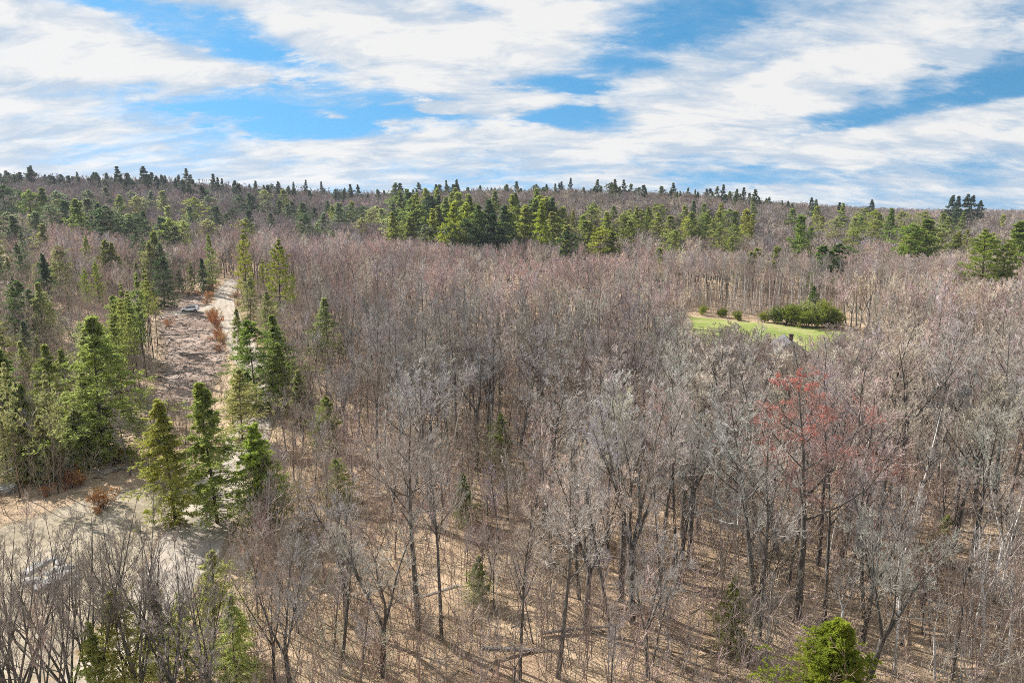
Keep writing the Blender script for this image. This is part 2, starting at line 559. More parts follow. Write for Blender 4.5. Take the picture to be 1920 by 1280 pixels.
def sheet(name, P, res, zoff, mat, label, cat, fade=2.5, rough=0.0):
    pad = 2.0
    xs = np.arange(P[:, 0].min() - pad, P[:, 0].max() + pad, res); ys = np.arange(P[:, 1].min() - pad, P[:, 1].max() + pad, res)
    X, Y = np.meshgrid(xs, ys)
    X = X + RNG.uniform(-0.2, 0.2, X.shape) * res; Y = Y + RNG.uniform(-0.2, 0.2, Y.shape) * res
    ins = inside(P, X, Y); d = dist_poly(P, X, Y); sd = np.where(ins, d, -d) + wob(X, Y, 0.9)
    Z = terrain(X, Y) + zoff
    if rough: Z = Z + rough * np.clip(sd / 3, 0, 1) * np.abs(wob(X * 1.7, Y * 1.7, 1.0))
    h, w = X.shape; keep = sd > 0
    idx = np.arange(h * w).reshape(h, w)
    q = np.stack([idx[:-1, :-1], idx[:-1, 1:], idx[1:, 1:], idx[1:, :-1]], -1).reshape(-1, 4)
    k = keep.ravel()
    q = q[k[q].all(1)]
    used = np.unique(q); re = np.full(h * w, -1); re[used] = np.arange(len(used))
    V = np.stack([X, Y, Z], -1).reshape(-1, 3)[used]
    me = mesh_np(name, V, quads=re[q], mats=[mat], smooth=True)
    add_attr(me, 'edge', np.clip(sd.ravel()[used] / fade, 0, 1))
    tag(link(name, me), label, cat, kind='structure')


P_CLEAR = poly_px([(288, 596), (318, 568), (365, 550), (393, 548), (402, 575), (412, 612), (432, 648), (430, 690), (395, 740), (345, 772), (300, 800), (262, 850), (190, 905), (172, 900), (235, 850), (275, 770), (300, 705), (300, 650)])
P_FIELD = poly_px([(-140, 1000), (-20, 985), (90, 960), (170, 930), (270, 905), (345, 895), (395, 880), (408, 930), (392, 985), (365, 1060), (345, 1130), (330, 1230), (320, 1330), (-32.0, 34.0, 1), (-55.0, 30.0, 1), (-75.0, 45.0, 1)])
P_LAWN = poly_px([(1290, 592), (1335, 597), (1420, 604), (1520, 613), (1594, 624), (1612, 642), (1590, 668), (1520, 690), (1420, 690), (1350, 670), (1290, 625)])
P_CUT = poly_px([(-60, 455), (15, 452), (28, 500), (20, 560), (-60, 575)])
ROAD_PX = [(480, 516), (455, 522), (437, 530), (425, 545), (421, 562), (424, 585), (435, 615), (452, 648), (474, 690), (484, 750), (466, 820), (428, 890), (394, 955), (350, 1040), (262, 1170), (150, 1310)]
ROAD = poly_px(ROAD_PX)
ROAD = np.concatenate([ROAD, [[-36, 34], [-40, 10], [-42, -40]]])


def smooth_line(P, step=1.0):
    P = np.asarray(P, float); out = []
    Q = np.concatenate([[2 * P[0] - P[1]], P, [2 * P[-1] - P[-2]]])
    for i in range(1, len(Q) - 2):
        n = max(2, int(np.linalg.norm(Q[i + 1] - Q[i]) / step))
        for k in range(n):
            t = k / n
            out.append(0.5 * ((2 * Q[i]) + (-Q[i - 1] + Q[i + 1]) * t + (2 * Q[i - 1] - 5 * Q[i] + 4 * Q[i + 1] - Q[i + 2]) * t * t + (-Q[i - 1] + 3 * Q[i] - 3 * Q[i + 1] + Q[i + 2]) * t ** 3))
    out.append(P[-1]); return np.array(out)


ROAD_L = smooth_line(ROAD, 1.0)


def strip(name, line, half, zoff, mat, label, cat, n=14):
    t = np.gradient(line, axis=0); t /= np.linalg.norm(t, axis=1)[:, None] + 1e-9
    nrm = np.stack([-t[:, 1], t[:, 0]], 1)
    u = np.linspace(-1, 1, n + 1)
    hw = half * (1 + 0.10 * np.sin(np.arange(len(line)) * 0.17) + 0.06 * np.sin(np.arange(len(line)) * 0.41))
    XY = line[:, None, :] + nrm[:, None, :] * (u[None, :, None] * hw[:, None, None])
    Z = terrain(XY[..., 0], XY[..., 1]) + zoff + 0.05 * (1 - u[None, :] ** 2)
    V = np.concatenate([XY, Z[..., None]], -1).reshape(-1, 3)
    h = len(line); w = n + 1; idx = np.arange(h * w).reshape(h, w)
    q = np.stack([idx[:-1, :-1], idx[1:, :-1], idx[1:, 1:], idx[:-1, 1:]], -1).reshape(-1, 4)
    me = mesh_np(name, V, quads=q, mats=[mat], smooth=True)
    e = np.broadcast_to(np.clip((1 - np.abs(u)) * 3.0, 0, 1)[None, :], (h, w)).ravel()
    add_attr(me, 'edge', e); add_attr(me, 'across', np.broadcast_to(u[None, :], (h, w)).ravel())
    tag(link(name, me), label, cat, kind='structure')


sheet('cleared_ground', P_CLEAR, 0.6, 0.07, M['clearing'], 'pale cleared ground strewn with slash beside the dirt road', 'clearing', rough=0.12)
sheet('dry_field', P_FIELD, 0.45, 0.06, M['field'], 'tan dry grass field at the bottom left', 'field', rough=0.05)
sheet('lawn', P_LAWN, 0.9, 0.07, M['lawn'], 'bright green lawn behind the grey roofed house', 'lawn')
sheet('hillside_cut', P_CUT, 1.2, 0.08, M['clearing'], 'pale cut strip on the hillside at the left edge', 'clearing', rough=0.1)
strip('dirt_road', ROAD_L, 3.1, 0.10, M['road'], 'pale dirt road curving up past the white car', 'road')
_dr = poly_px([(326, 592), (345, 587), (375, 583), (400, 578), (412, 572)])
strip('gravel_drive', smooth_line(_dr, 0.8), 2.5, 0.15, M['road'], 'short pale gravel drive the white car stands on', 'driveway', n=8)


# ------------------------------------------------------------------ tree generators
def norm(v):
    return v / (np.linalg.norm(v, axis=-1, keepdims=True) + 1e-9)


class Tree:
    def __init__(s, seed):
        s.g = np.random.default_rng(seed); s.tubes = {'trunk': [], 'crown': []}; s.leaf = []

    def grow(s, start, d, length, rad, N, up=0.0, jit=0.05, tip=0.3, droop=0.0):
        B = len(start); P = np.zeros((B, N, 3)); P[:, 0] = start; d = norm(d); step = (length / (N - 1))[:, None]
        for i in range(1, N):
            d = norm(d + np.array([0, 0, up - droop]) / (N - 1) + s.g.normal(0, jit, (B, 3)))
            P[:, i] = P[:, i - 1] + d * step
        Rr = rad[:, None] * np.linspace(1, tip, N)[None, :]
        return P, Rr

    def spawn(s, P, Rr, n, t0, t1, ang, ang_j, lenf, radf, N, up=0.0, jit=0.06, tip=0.3, rel=None, flat=0.0, taper_len=0.5):
        """n children on each parent of the polylines P"""
        B, K, _ = P.shape
        t = s.g.uniform(t0, t1, (B, n)); t.sort(axis=1)
        x = t * (K - 1); i = np.minimum(x.astype(int), K - 2); f = (x - i)[..., None]
        bi = np.arange(B)[:, None]
        p = P[bi, i] * (1 - f) + P[bi, i + 1] * f
        tg = norm(P[bi, i + 1] - P[bi, i])
        r = Rr[bi, i] * (1 - f[..., 0]) + Rr[bi, i + 1] * f[..., 0]
        az = s.g.uniform(0, 2 * np.pi, (B, 1)) + np.arange(n)[None, :] * 2.399 + s.g.normal(0, 0.4, (B, n))
        a = np.zeros_like(tg); a[..., 2] = 1.0
        a[np.abs(tg[..., 2]) > 0.9] = (1, 0, 0)
        e1 = norm(np.cross(tg, a)); e2 = np.cross(tg, e1)
        side = e1 * np.cos(az)[..., None] + e2 * np.sin(az)[..., None]
        if flat: side = norm(side * np.array([1, 1, 1 - flat]))
        an = R(1) * (ang + s.g.normal(0, ang_j, (B, n)))[..., None]
        d = tg * np.cos(an) + side * np.sin(an)
        plen = np.linalg.norm(np.diff(P, axis=1), axis=2).sum(1)[:, None]
        ln = plen * lenf * (1 - taper_len * (t - t0) / max(1e-6, t1 - t0)) * s.g.uniform(0.65, 1.25, (B, n))
        rd = np.minimum(r * 0.8, np.maximum(r * radf, 0.0))
        return s.grow(p.reshape(-1, 3), d.reshape(-1, 3), ln.ravel(), rd.ravel(), N, up, jit, tip)

    def tube(s, part, P, Rr, sides, mi=0):
        s.tubes[part].append((P, Rr, sides, mi))

    def leaves(s, pos, d, length, width, mi=1):
        """one narrow triangle per leaf or needle spray"""
        rnd = norm(s.g.normal(0, 1, pos.shape)); sd = norm(np.cross(d, rnd))
        a = pos + sd * width[:, None] * 0.5; b = pos - sd * width[:, None] * 0.5; c = pos + d * length[:, None]
        s.leaf.append((np.stack([a, b, c], 1), mi))

    def diamonds(s, pos, d, length, width, flat=None, mi=1):
        n = s.g.normal(0, 1, pos.shape)
        if flat is not None: n = n * (1 - flat) + np.array([0, 0, 1.0]) * flat * 2
        sd = norm(np.cross(d, norm(n))); m = pos + d * (length * 0.45)[:, None]
        a = m + sd * width[:, None] * 0.5; b = m - sd * width[:, None] * 0.5; c = pos + d * length[:, None]
        s.leaf.append((np.stack([pos, a, c], 1), mi)); s.leaf.append((np.stack([pos, c, b], 1), mi))

    def mesh(s, name, parts, mats, smooth=False):
        V = []; Q = []; QM = []; T = []; TM = []; o = 0
        for part in parts:
            for (P, Rr, k, mi) in s.tubes.get(part, ()):
                B, K, _ = P.shape
                tg = np.empty_like(P); tg[:, 1:-1] = P[:, 2:] - P[:, :-2]; tg[:, 0] = P[:, 1] - P[:, 0]; tg[:, -1] = P[:, -1] - P[:, -2]
                tg = norm(tg)
                mean = norm(P[:, -1] - P[:, 0]); a = np.zeros((B, 3)); a[:, 0] = 1.0; a[np.abs(mean[:, 0]) > 0.8] = (0, 1, 0)
                e1 = norm(np.cross(tg, a[:, None, :])); e2 = np.cross(tg, e1)
                th = np.arange(k) * 2 * np.pi / k
                ring = P[:, :, None, :] + Rr[:, :, None, None] * (e1[:, :, None, :] * np.cos(th)[:, None] + e2[:, :, None, :] * np.sin(th)[:, None])
                idx = o + np.arange(B * K * k).reshape(B, K, k)
                nx = np.roll(idx, -1, axis=2)
                q = np.stack([idx[:, :-1], nx[:, :-1], nx[:, 1:], idx[:, 1:]], -1).reshape(-1, 4)
                V.append(ring.reshape(-1, 3)); Q.append(q); QM.append(np.full(len(q), mi)); o += B * K * k
        if 'leaf' in parts:
            for (t, mi) in s.leaf:
                V.append(t.reshape(-1, 3)); f = o + np.arange(len(t) * 3).reshape(-1, 3)
                T.append(f); TM.append(np.full(len(f), mi)); o += len(t) * 3
        return mesh_np(name, np.concatenate(V), np.concatenate(Q) if Q else None, np.concatenate(T) if T else None, mats,
                       np.concatenate(QM) if Q else None, np.concatenate(TM) if T else None, smooth)


Z3 = np.zeros((1, 3))
A1 = lambda v: np.array([float(v)])


def bare_tree(seed, H=19.0, rad=0.17, form='single', lod=0, clear=0.42, spread=1.0, buds=None, thick=1.0, upw=0.55, leaders=3, fine=(8, 5), upt=0.35):
    t = Tree(seed); g = t.g
    lean = np.array([[g.normal(0, 0.04), g.normal(0, 0.04), 1.0]])
    if form == 'single':
        rad *= 1.4
        P, Rr = t.grow(Z3 - [[0, 0, 0.3]], lean, A1(H * 0.98), A1(rad), 12, 0.1, 0.030, 0.12)
        t.tube('trunk', P, Rr, 7 if lod == 0 else 4)
        n1 = [20, 14][lod]
        L1 = t.spawn(P, Rr, n1, clear, 0.98, 48, 9, 0.32 * spread, 0.52, 7 if lod == 0 else 4, upw, 0.07, 0.25, taper_len=0.72)
        stems = [(P[:, -4:], Rr[:, -4:])]
    else:
        fh = {'fork': 0.45, 'multi': 0.06, 'vase': 0.30}[form]
        P, Rr = t.grow(Z3 - [[0, 0, 0.3]], lean, A1(H * fh + 0.3), A1(rad * 1.35), 6, 0.0, 0.03, 0.85)
        t.tube('trunk', P, Rr, 7 if lod == 0 else 4)
        nl = leaders
        az = g.uniform(0, 6.28) + np.arange(nl) * 6.283 / nl + g.normal(0, 0.3, nl)
        an = R(1) * g.uniform(12, 30, nl)
        d = np.stack([np.sin(an) * np.cos(az), np.sin(an) * np.sin(az), np.cos(an)], 1)
        base = P[:, -1] + np.zeros((nl, 3))
        P1, R1 = t.grow(base - np.array([0, 0, 0.15]), d, H * (1 - fh) * g.uniform(0.8, 1.02, nl), np.full(nl, rad * 0.68), 9, 0.35, 0.05, 0.14)
        t.tube('trunk', P1, R1, 6 if lod == 0 else 4)
        n1 = [11, 7][lod]
        L1 = t.spawn(P1, R1, n1, 0.22 if form != 'multi' else 0.35, 0.98, 42, 9, 0.38 * spread, 0.55, 6 if lod == 0 else 4, upw, 0.07, 0.25, taper_len=0.7)
    t.tube('crown', *L1, 5 if lod == 0 else 3, 0 if thick < 1.5 else 1)
    if lod == 0:
        L2 = t.spawn(*L1, 7, 0.18, 0.98, 42, 12, 0.42, 0.55, 4, upt, 0.10, 0.3)
        L2 = (L2[0], np.maximum(L2[1], 0.010 * thick))
        t.tube('crown', *L2, 4, 1)
        L3 = t.spawn(*L2, fine[0], 0.12, 0.98, 42, 14, 0.50, 0.6, 3, upt, 0.12, 0.45)
        L3 = (L3[0], np.clip(L3[1], 0.0062 * thick, 0.014 * thick))
        t.tube('crown', *L3, 3, 1)
        L4 = t.spawn(*L3, fine[1], 0.15, 0.98, 38, 14, 0.60, 0.7, 2, 0.2, 0.1, 0.6)
        L4 = (L4[0], np.clip(L4[1], 0.0042 * thick, 0.008 * thick))
        t.tube('crown', *L4, 3, 1)
    else:
        L2 = t.spawn(*L1, 7, 0.18, 0.98, 42, 12, 0.45, 0.6, 3, upt, 0.10, 0.4)
        L2 = (L2[0], np.maximum(L2[1], 0.016 * thick)); t.tube('crown', *L2, 3, 1)
        L3 = t.spawn(*L2, 8, 0.10, 0.98, 42, 14, 0.52, 0.6, 2, upt, 0.12, 0.5)
        L3 = (L3[0], np.clip(L3[1], 0.012 * thick, 0.02 * thick)); t.tube('crown', *L3, 3, 1)
        L4 = L3
    if buds:
        ends = L4[0][:, -1]; k = g.random(len(ends)) < buds; e = ends[k]
        e = np.concatenate([e, L4[0][:, 0][k]]); d = norm(g.normal(0, 1, e.shape))
        t.leaves(e - d * 0.05, d, np.full(len(e), 0.075), np.full(len(e), 0.055), 2)
    return t


def pole_tree(seed, H=16.0, rad=0.09, lod=0, clear=0.55, thick=1.0):
    """slim forest-grown stem with a small brush-like top"""
    t = Tree(seed)
    lean = np.array([[t.g.normal(0, 0.05), t.g.normal(0, 0.05), 1.0]])
    P, Rr = t.grow(Z3 - [[0, 0, 0.3]], lean, A1(H), A1(rad), 10, 0.1, 0.03, 0.12)
    t.tube('trunk', P, Rr, 6 if lod == 0 else 4)
    L1 = t.spawn(P, Rr, 20 if lod == 0 else 14, clear, 0.98, 40, 9, 0.17, 0.45, 5 if lod == 0 else 3, 0.6, 0.07, 0.3, taper_len=0.6)
    t.tube('crown', *L1, 4 if lod == 0 else 3, 1)
    L2 = t.spawn(*L1, 6, 0.15, 0.98, 38, 12, 0.42, 0.6, 3 if lod == 0 else 2, 0.35, 0.1, 0.4)
    L2 = (L2[0], np.clip(L2[1], 0.007 * thick, 0.014 * thick)); t.tube('crown', *L2, 3, 1)
    L3 = t.spawn(*L2, 5, 0.1, 0.98, 38, 12, 0.5, 0.7, 2, 0.3, 0.1, 0.5)
    L3 = (L3[0], np.clip(L3[1], 0.005 * thick, 0.01 * thick)); t.tube('crown', *L3, 3, 1)
    return t


def sapling_clump(seed, n=6, thick=1.0):
    t = Tree(seed); g = t.g
    st = np.stack([g.uniform(-1.6, 1.6, n), g.uniform(-1.6, 1.6, n), np.full(n, -0.2)], 1)
    d = np.stack([g.normal(0, 0.16, n), g.normal(0, 0.16, n), np.ones(n)], 1)
    P, Rr = t.grow(st, d, g.uniform(2.5, 7.0, n), g.uniform(0.014, 0.035, n), 6, 0.1, 0.06, 0.25)
    t.tube('trunk', P, Rr, 4, 1)
    L1 = t.spawn(P, Rr, 9, 0.25, 0.98, 45, 12, 0.26, 0.5, 3, 0.4, 0.1, 0.4); L1 = (L1[0], np.maximum(L1[1], 0.006 * thick)); t.tube('crown', *L1, 3, 1)
    L2 = t.spawn(*L1, 5, 0.15, 0.98, 40, 12, 0.5, 0.6, 2, 0.3, 0.1, 0.5); L2 = (L2[0], np.maximum(L2[1], 0.0045 * thick)); t.tube('crown', *L2, 3, 1)
    return t


def pine_tree(seed, H=20.0, rad=0.22, lod=0, clear=0.18, width=0.21, ragged=0.3):
    """white pine: whorls of level boughs that turn up at the tips, open tiers"""
    t = Tree(seed); g = t.g
    lean = np.array([[g.normal(0, 0.02), g.normal(0, 0.02), 1.0]])
    P, Rr = t.grow(Z3 - [[0, 0, 0.3]], lean, A1(H), A1(rad), 10, 0.05, 0.012, 0.08)
    t.tube('trunk', P, Rr, 7 if lod == 0 else 5)
    nw = int(H * (1 - clear) / (0.85 if lod == 0 else 0.40))
    zz = np.clip(np.linspace(clear, 0.985, nw) + g.normal(0, 0.006 if lod == 0 else 0.02, nw), clear, .99)
    st, dd, ll = [], [], []
    for i, z in enumerate(zz):
        k = g.integers(4, 7) if lod == 0 else g.integers(2, 4)
        u = (z - clear) / (1 - clear)
        prof = (0.55 + 0.45 * min(1, u / 0.25)) if u < 0.25 else (1 - ((u - 0.25) / 0.78) ** 1.25)
        x = z * 9; j = min(int(x), 8); p = P[0, j] * (1 - (x - j)) + P[0, j + 1] * (x - j)
        a0 = g.uniform(0, 6.28)
        wf = g.uniform(1 - ragged, 1 + ragged * 0.6)
        for m in range(k):
            a = a0 + m * 6.283 / k + g.normal(0, 0.25)
            el = 0.05 + 0.75 * u ** 2 + g.normal(0, 0.12)
            st.append(p); dd.append((math.cos(a) * math.cos(el), math.sin(a) * math.cos(el), math.sin(el)))
            ll.append(max(0.35, H * width * prof * wf * (g.uniform(0.6, 1.2) if lod == 0 else g.uniform(0.45, 1.35))))
    st, dd, ll = np.array(st), np.array(dd), np.array(ll)
    B1 = t.grow(st, dd, ll, 0.012 + 0.011 * ll, 6, 0.28, 0.05, 0.25)
    t.tube('crown', *B1, 4 if lod == 0 else 3, 0)
    nb = 8 if lod == 0 else 5
    B2 = t.spawn(*B1, nb, 0.28, 1.0, 52, 12, 0.34, 0.5, 3, 0.22, 0.10, 0.5, flat=0.65, taper_len=0.6)
    if lod == 0: t.tube('crown', B2[0], np.clip(B2[1], 0.006, 0.02), 3, 0)
    nl = 10 if lod == 0 else 7
    x = np.linspace(0.25, 1.0, nl)
    PP = np.concatenate([B2[0]], 0)
    K = PP.shape[1]
    xi = x * (K - 1); i = np.minimum(xi.astype(int), K - 2); f = (xi - i)[None, :, None]
    pos = (PP[:, i] * (1 - f) + PP[:, i + 1] * f); tg = norm(PP[:, i + 1] - PP[:, i])
    pos = pos.reshape(-1, 3); tg = tg.reshape(-1, 3)
    for rep in range(3 if lod == 0 else 2):
        d = norm(tg * 0.55 + g.normal(0, 0.5, tg.shape) * np.array([1, 1, 0.7]) + np.array([0, 0, 0.28]))
        s_ = (0.30 if lod == 0 else 0.55) * g.uniform(0.7, 1.3, len(pos))
        t.diamonds(pos + g.normal(0, 0.04, pos.shape), d, s_, s_ * (0.24 if lod == 0 else 0.34), flat=0.35)
    return t


def hemlock_tree(seed, H=17.0, rad=0.18, lod=0, clear=0.06, width=0.19, droop=0.35, dens=1.0, blunt=0.85):
    """airy fine-needled cone: irregular boughs of flat sprays that nod at the tips"""
    t = Tree(seed); g = t.g
    lean = np.array([[g.normal(0, 0.02), g.normal(0, 0.02), 1.0]])
    P, Rr = t.grow(Z3 - [[0, 0, 0.3]], lean, A1(H), A1(rad), 10, 0.05, 0.012, 0.06)
    t.tube('trunk', P, Rr, 7 if lod == 0 else 5)
    n = int((160 if lod == 0 else 95) * dens)
    z = clear + (0.99 - clear) * np.sort(g.random(n)) ** 0.95
    u = (z - clear) / (1 - clear)
    prof = np.minimum(1, 0.5 + u * 2.4) * (1 - u ** 1.1) ** blunt
    az = np.arange(n) * 2.399 + g.normal(0, 0.5, n)
    side = 1 + 0.30 * np.sin(az + g.uniform(0, 6)) + 0.25 * np.sin(az * 2 + z * 23) + 0.18 * np.sin(z * 60 + g.uniform(0, 6))
    ll = np.maximum(0.35, H * width * 1.4 * prof * side * g.uniform(0.5, 1.3, n))
    el = 0.16 + 0.55 * u ** 1.5 + g.normal(0, 0.12, n)
    x = z * 9; j = np.minimum(x.astype(int), 8); f = (x - j)[:, None]
    st = P[0, j] * (1 - f) + P[0, j + 1] * f
    dd = np.stack([np.cos(az) * np.cos(el), np.sin(az) * np.cos(el), np.sin(el)], 1)
    B1 = t.grow(st, dd, ll, 0.008 + 0.009 * ll, 6, 0.0, 0.06, 0.3, droop=droop)
    t.tube('crown', *B1, 4 if lod == 0 else 3, 0)
    B2 = t.spawn(*B1, 11 if lod == 0 else 6, 0.22, 1.0, 50, 12, 0.34, 0.5, 3, -0.2, 0.10, 0.4, flat=0.75, taper_len=0.6)
    nl = 11 if lod == 0 else 5
    xx = np.linspace(0.08, 1.0, nl); K = 3
    xi = xx * (K - 1); i = np.minimum(xi.astype(int), K - 2); f = (xi - i)[None, :, None]
    pos = (B2[0][:, i] * (1 - f) + B2[0][:, i + 1] * f).reshape(-1, 3); tg = norm(B2[0][:, i + 1] - B2[0][:, i]).reshape(-1, 3)
    for rep in range(2):
        d = norm(tg * 0.7 + g.normal(0, 0.5, tg.shape) * np.array([1, 1, .6]) + np.array([0, 0, -0.10]))
        s_ = (0.25 if lod == 0 else 0.5) * g.uniform(0.7, 1.3, len(pos))
        t.diamonds(pos + g.normal(0, 0.05, pos.shape), d, s_, s_ * 0.34, flat=0.45)
    return t


def bush(seed, H=3.0, W=1.8, n=2600, leaf=0.2, stems=9, wfac=0.5):
    t = Tree(seed); g = t.g
    az = g.uniform(0, 6.28, stems); el = g.uniform(0.5, 1.4, stems)
    d = np.stack([np.cos(az) * np.cos(el), np.sin(az) * np.cos(el), np.sin(el)], 1)
    B1 = t.grow(np.tile(Z3 - [[0, 0, 0.1]], (stems, 1)), d, H * g.uniform(0.75, 1.1, stems), np.full(stems, 0.035), 6, 0.2, 0.1, 0.3)
    t.tube('trunk', *B1, 4, 0)
    B2 = t.spawn(*B1, 10, 0.2, 1.0, 55, 15, 0.42 * W / 1.8, 0.5, 4, 0.1, 0.15, 0.4); B2 = (B2[0], np.maximum(B2[1], 0.006))
    t.tube('crown', *B2, 3, 0)
    PP = B2[0]; bi = g.integers(0, len(PP), n); f = g.random(n) ** 0.7 * 3; i = np.minimum(f.astype(int), 2); f = (f - i)[:, None]
    pos = PP[bi, i] * (1 - f) + PP[bi, i + 1] * f + g.normal(0, 0.12 * W / 1.8, (n, 3))
    d = norm(g.normal(0, 1, (n, 3)) + np.array([0, 0, 0.3]))
    s_ = leaf * g.uniform(0.7, 1.3, n)
    t.diamonds(pos, d, s_, s_ * wfac)
    return t


# ------------------------------------------------------------------ tree prototypes (meshes only)
PROTO = {}          # kind -> list of dict(trunk mesh, crown mesh, height)
SRC = {}            # kind -> list of one-mesh objects for the uncountable rest


def proto(kind, t, H, bark, crown_mats, parts=('crown',)):
    k = len(PROTO.setdefault(kind, []))
    PROTO[kind].append(dict(trunk=t.mesh('trunk', ('trunk',), [bark], True), crown=t.mesh('crown', ('crown', 'leaf'), crown_mats), H=H))


def src(kind, t, H, mats):
    me = t.mesh('wood_source', ('trunk', 'crown', 'leaf'), mats)
    SRC.setdefault(kind, []).append((me, H))


TW = M['twig']
for sd, H, rd, fm, clr, spr, ld in [(1, 19, .17, 'single', .42, 1.0, 0), (2, 20, .19, 'single', .36, 1.15, 0), (3, 18, .16, 'fork', .4, 1.0, 2), (4, 19, .20, 'fork', .4, 1.1, 3),
                                    (5, 17, .15, 'single', .5, .85, 0), (6, 18, .20, 'vase', .4, 1.1, 4), (7, 20, .18, 'single', .48, 1.0, 0)]:
    proto('bare', bare_tree(sd, H, rd, fm, 0, clr, spr, leaders=ld or 3, thick=1.15), H, M['bark'], [M['bark'], TW])
for sd, ld in [(11, 4), (12, 5)]:
    proto('multi', bare_tree(sd, 15, .17, 'multi', 0, .4, .8, leaders=ld, thick=1.0, fine=(6, 3), upt=.5), 15, M['bark'], [M['bark'], TW])
proto('redbud', bare_tree(21, 20, .19, 'single', 0, .46, 1.15, buds=1.0, thick=1.2), 20, M['bark'], [M['bark'], TW, M['bud']])
for sd in (31, 32, 33, 34, 35):
    proto('pole' if sd < 34 else 'lawnpole', pole_tree(sd, rad=.09 if sd < 34 else .125, thick=1.3 if sd < 34 else 1.8, clear=.55 if sd < 34 else .70), 16, M['bark_pale'] if sd != 32 else M['bark'], [M['bark'], TW])
proto('birch', bare_tree(41, 14, .15, 'single', 0, .38, .75), 14, M['birch'], [M['bark'], TW])
proto('birch', bare_tree(42, 14, .16, 'fork', 0, .38, .7, leaders=2), 14, M['birch'], [M['bark'], TW])
for sd, w, c in [(51, .21, .15), (52, .19, .22), (53, .23, .12)]:
    proto('pine', pine_tree(sd, 20, .22, 0, c, w), 20, M['bark_dark'], [M['bark_dark'], M['needles']])
for sd, c in [(56, .55), (57, .48)]:
    proto('tallpine', pine_tree(sd, 21, .19, 0, c, .15), 21, M['bark_dark'], [M['bark_dark'], M['needles']])
for sd, w, dr, bl in [(61, .23, .40, .9), (62, .20, .45, 1.0), (63, .27, .35, .65), (64, .18, .40, .95), (65, .25, .42, .8)]:
    proto('hemlock', hemlock_tree(sd, 16, .17, 0, .05, w, dr, blunt=bl), 16, M['bark_dark'], [M['bark_dark'], M['needles']])
proto('bright', hemlock_tree(69, 16, .17, 0, .02, .18, .05, 1.9, .7), 16, M['bark_dark'], [M['bark_dark'], M['needles']])
for sd, w in [(66, .17), (67, .2), (68, .14)]:
    proto('farpine', pine_tree(sd, 20, .22, 1, .12, w, .4), 20, M['bark_dark'], [M['bark_dark'], M['needles']])
for sd, w, bl in [(71, .2, .85), (72, .25, .55)]:
    proto('farhemlock', hemlock_tree(sd, 16, .17, 1, .05, w, .3, blunt=bl), 16, M['bark_dark'], [M['bark_dark'], M['needles']])
for sd, h_, w_ in [(81, 3.6, 2.3), (82, 4.2, 2.0)]:
    proto('evergreen_bush', bush(sd, h_, w_, 5200, .26, 12), h_, M['bark_dark'], [M['bark_dark'], M['needles']])
for sd in (86, 87):
    proto('orange_bush', bush(sd, 2.2, 1.5, 900, .16, 10, .6), 2.2, M['bark'], [M['bark'], M['leaf']])

for sd, fm, ld in [(91, 'single', 0), (92, 'single', 0), (93, 'fork', 3), (94, 'vase', 4)]:
    src('bare_mid', bare_tree(sd, 18, .16, fm, 0, .40, .85, leaders=ld or 3, thick=2.0, fine=(7, 3), upt=.8, upw=.9), 18, [M['bark'], TW])
for sd, fm, ld in [(101, 'single', 0), (102, 'fork', 3), (103, 'vase', 4), (104, 'single', 0)]:
    src('bare_far', bare_tree(sd, 18, .16, fm, 1, .36, 1.0, leaders=ld or 3, thick=2.5, upt=.8, upw=.9), 18, [M['bark'], TW])
src('pole_mid', pole_tree(111, 16, .09, 0, .5, 1.8), 16, [M['bark_pale'], TW])
src('pole_mid', pole_tree(112, 16, .08, 0, .5, 1.8), 16, [M['bark'], TW])
for sd in (121, 122, 123):
    src('sapling', sapling_clump(sd, 7, 1.35), 5, [M['bark'], TW])


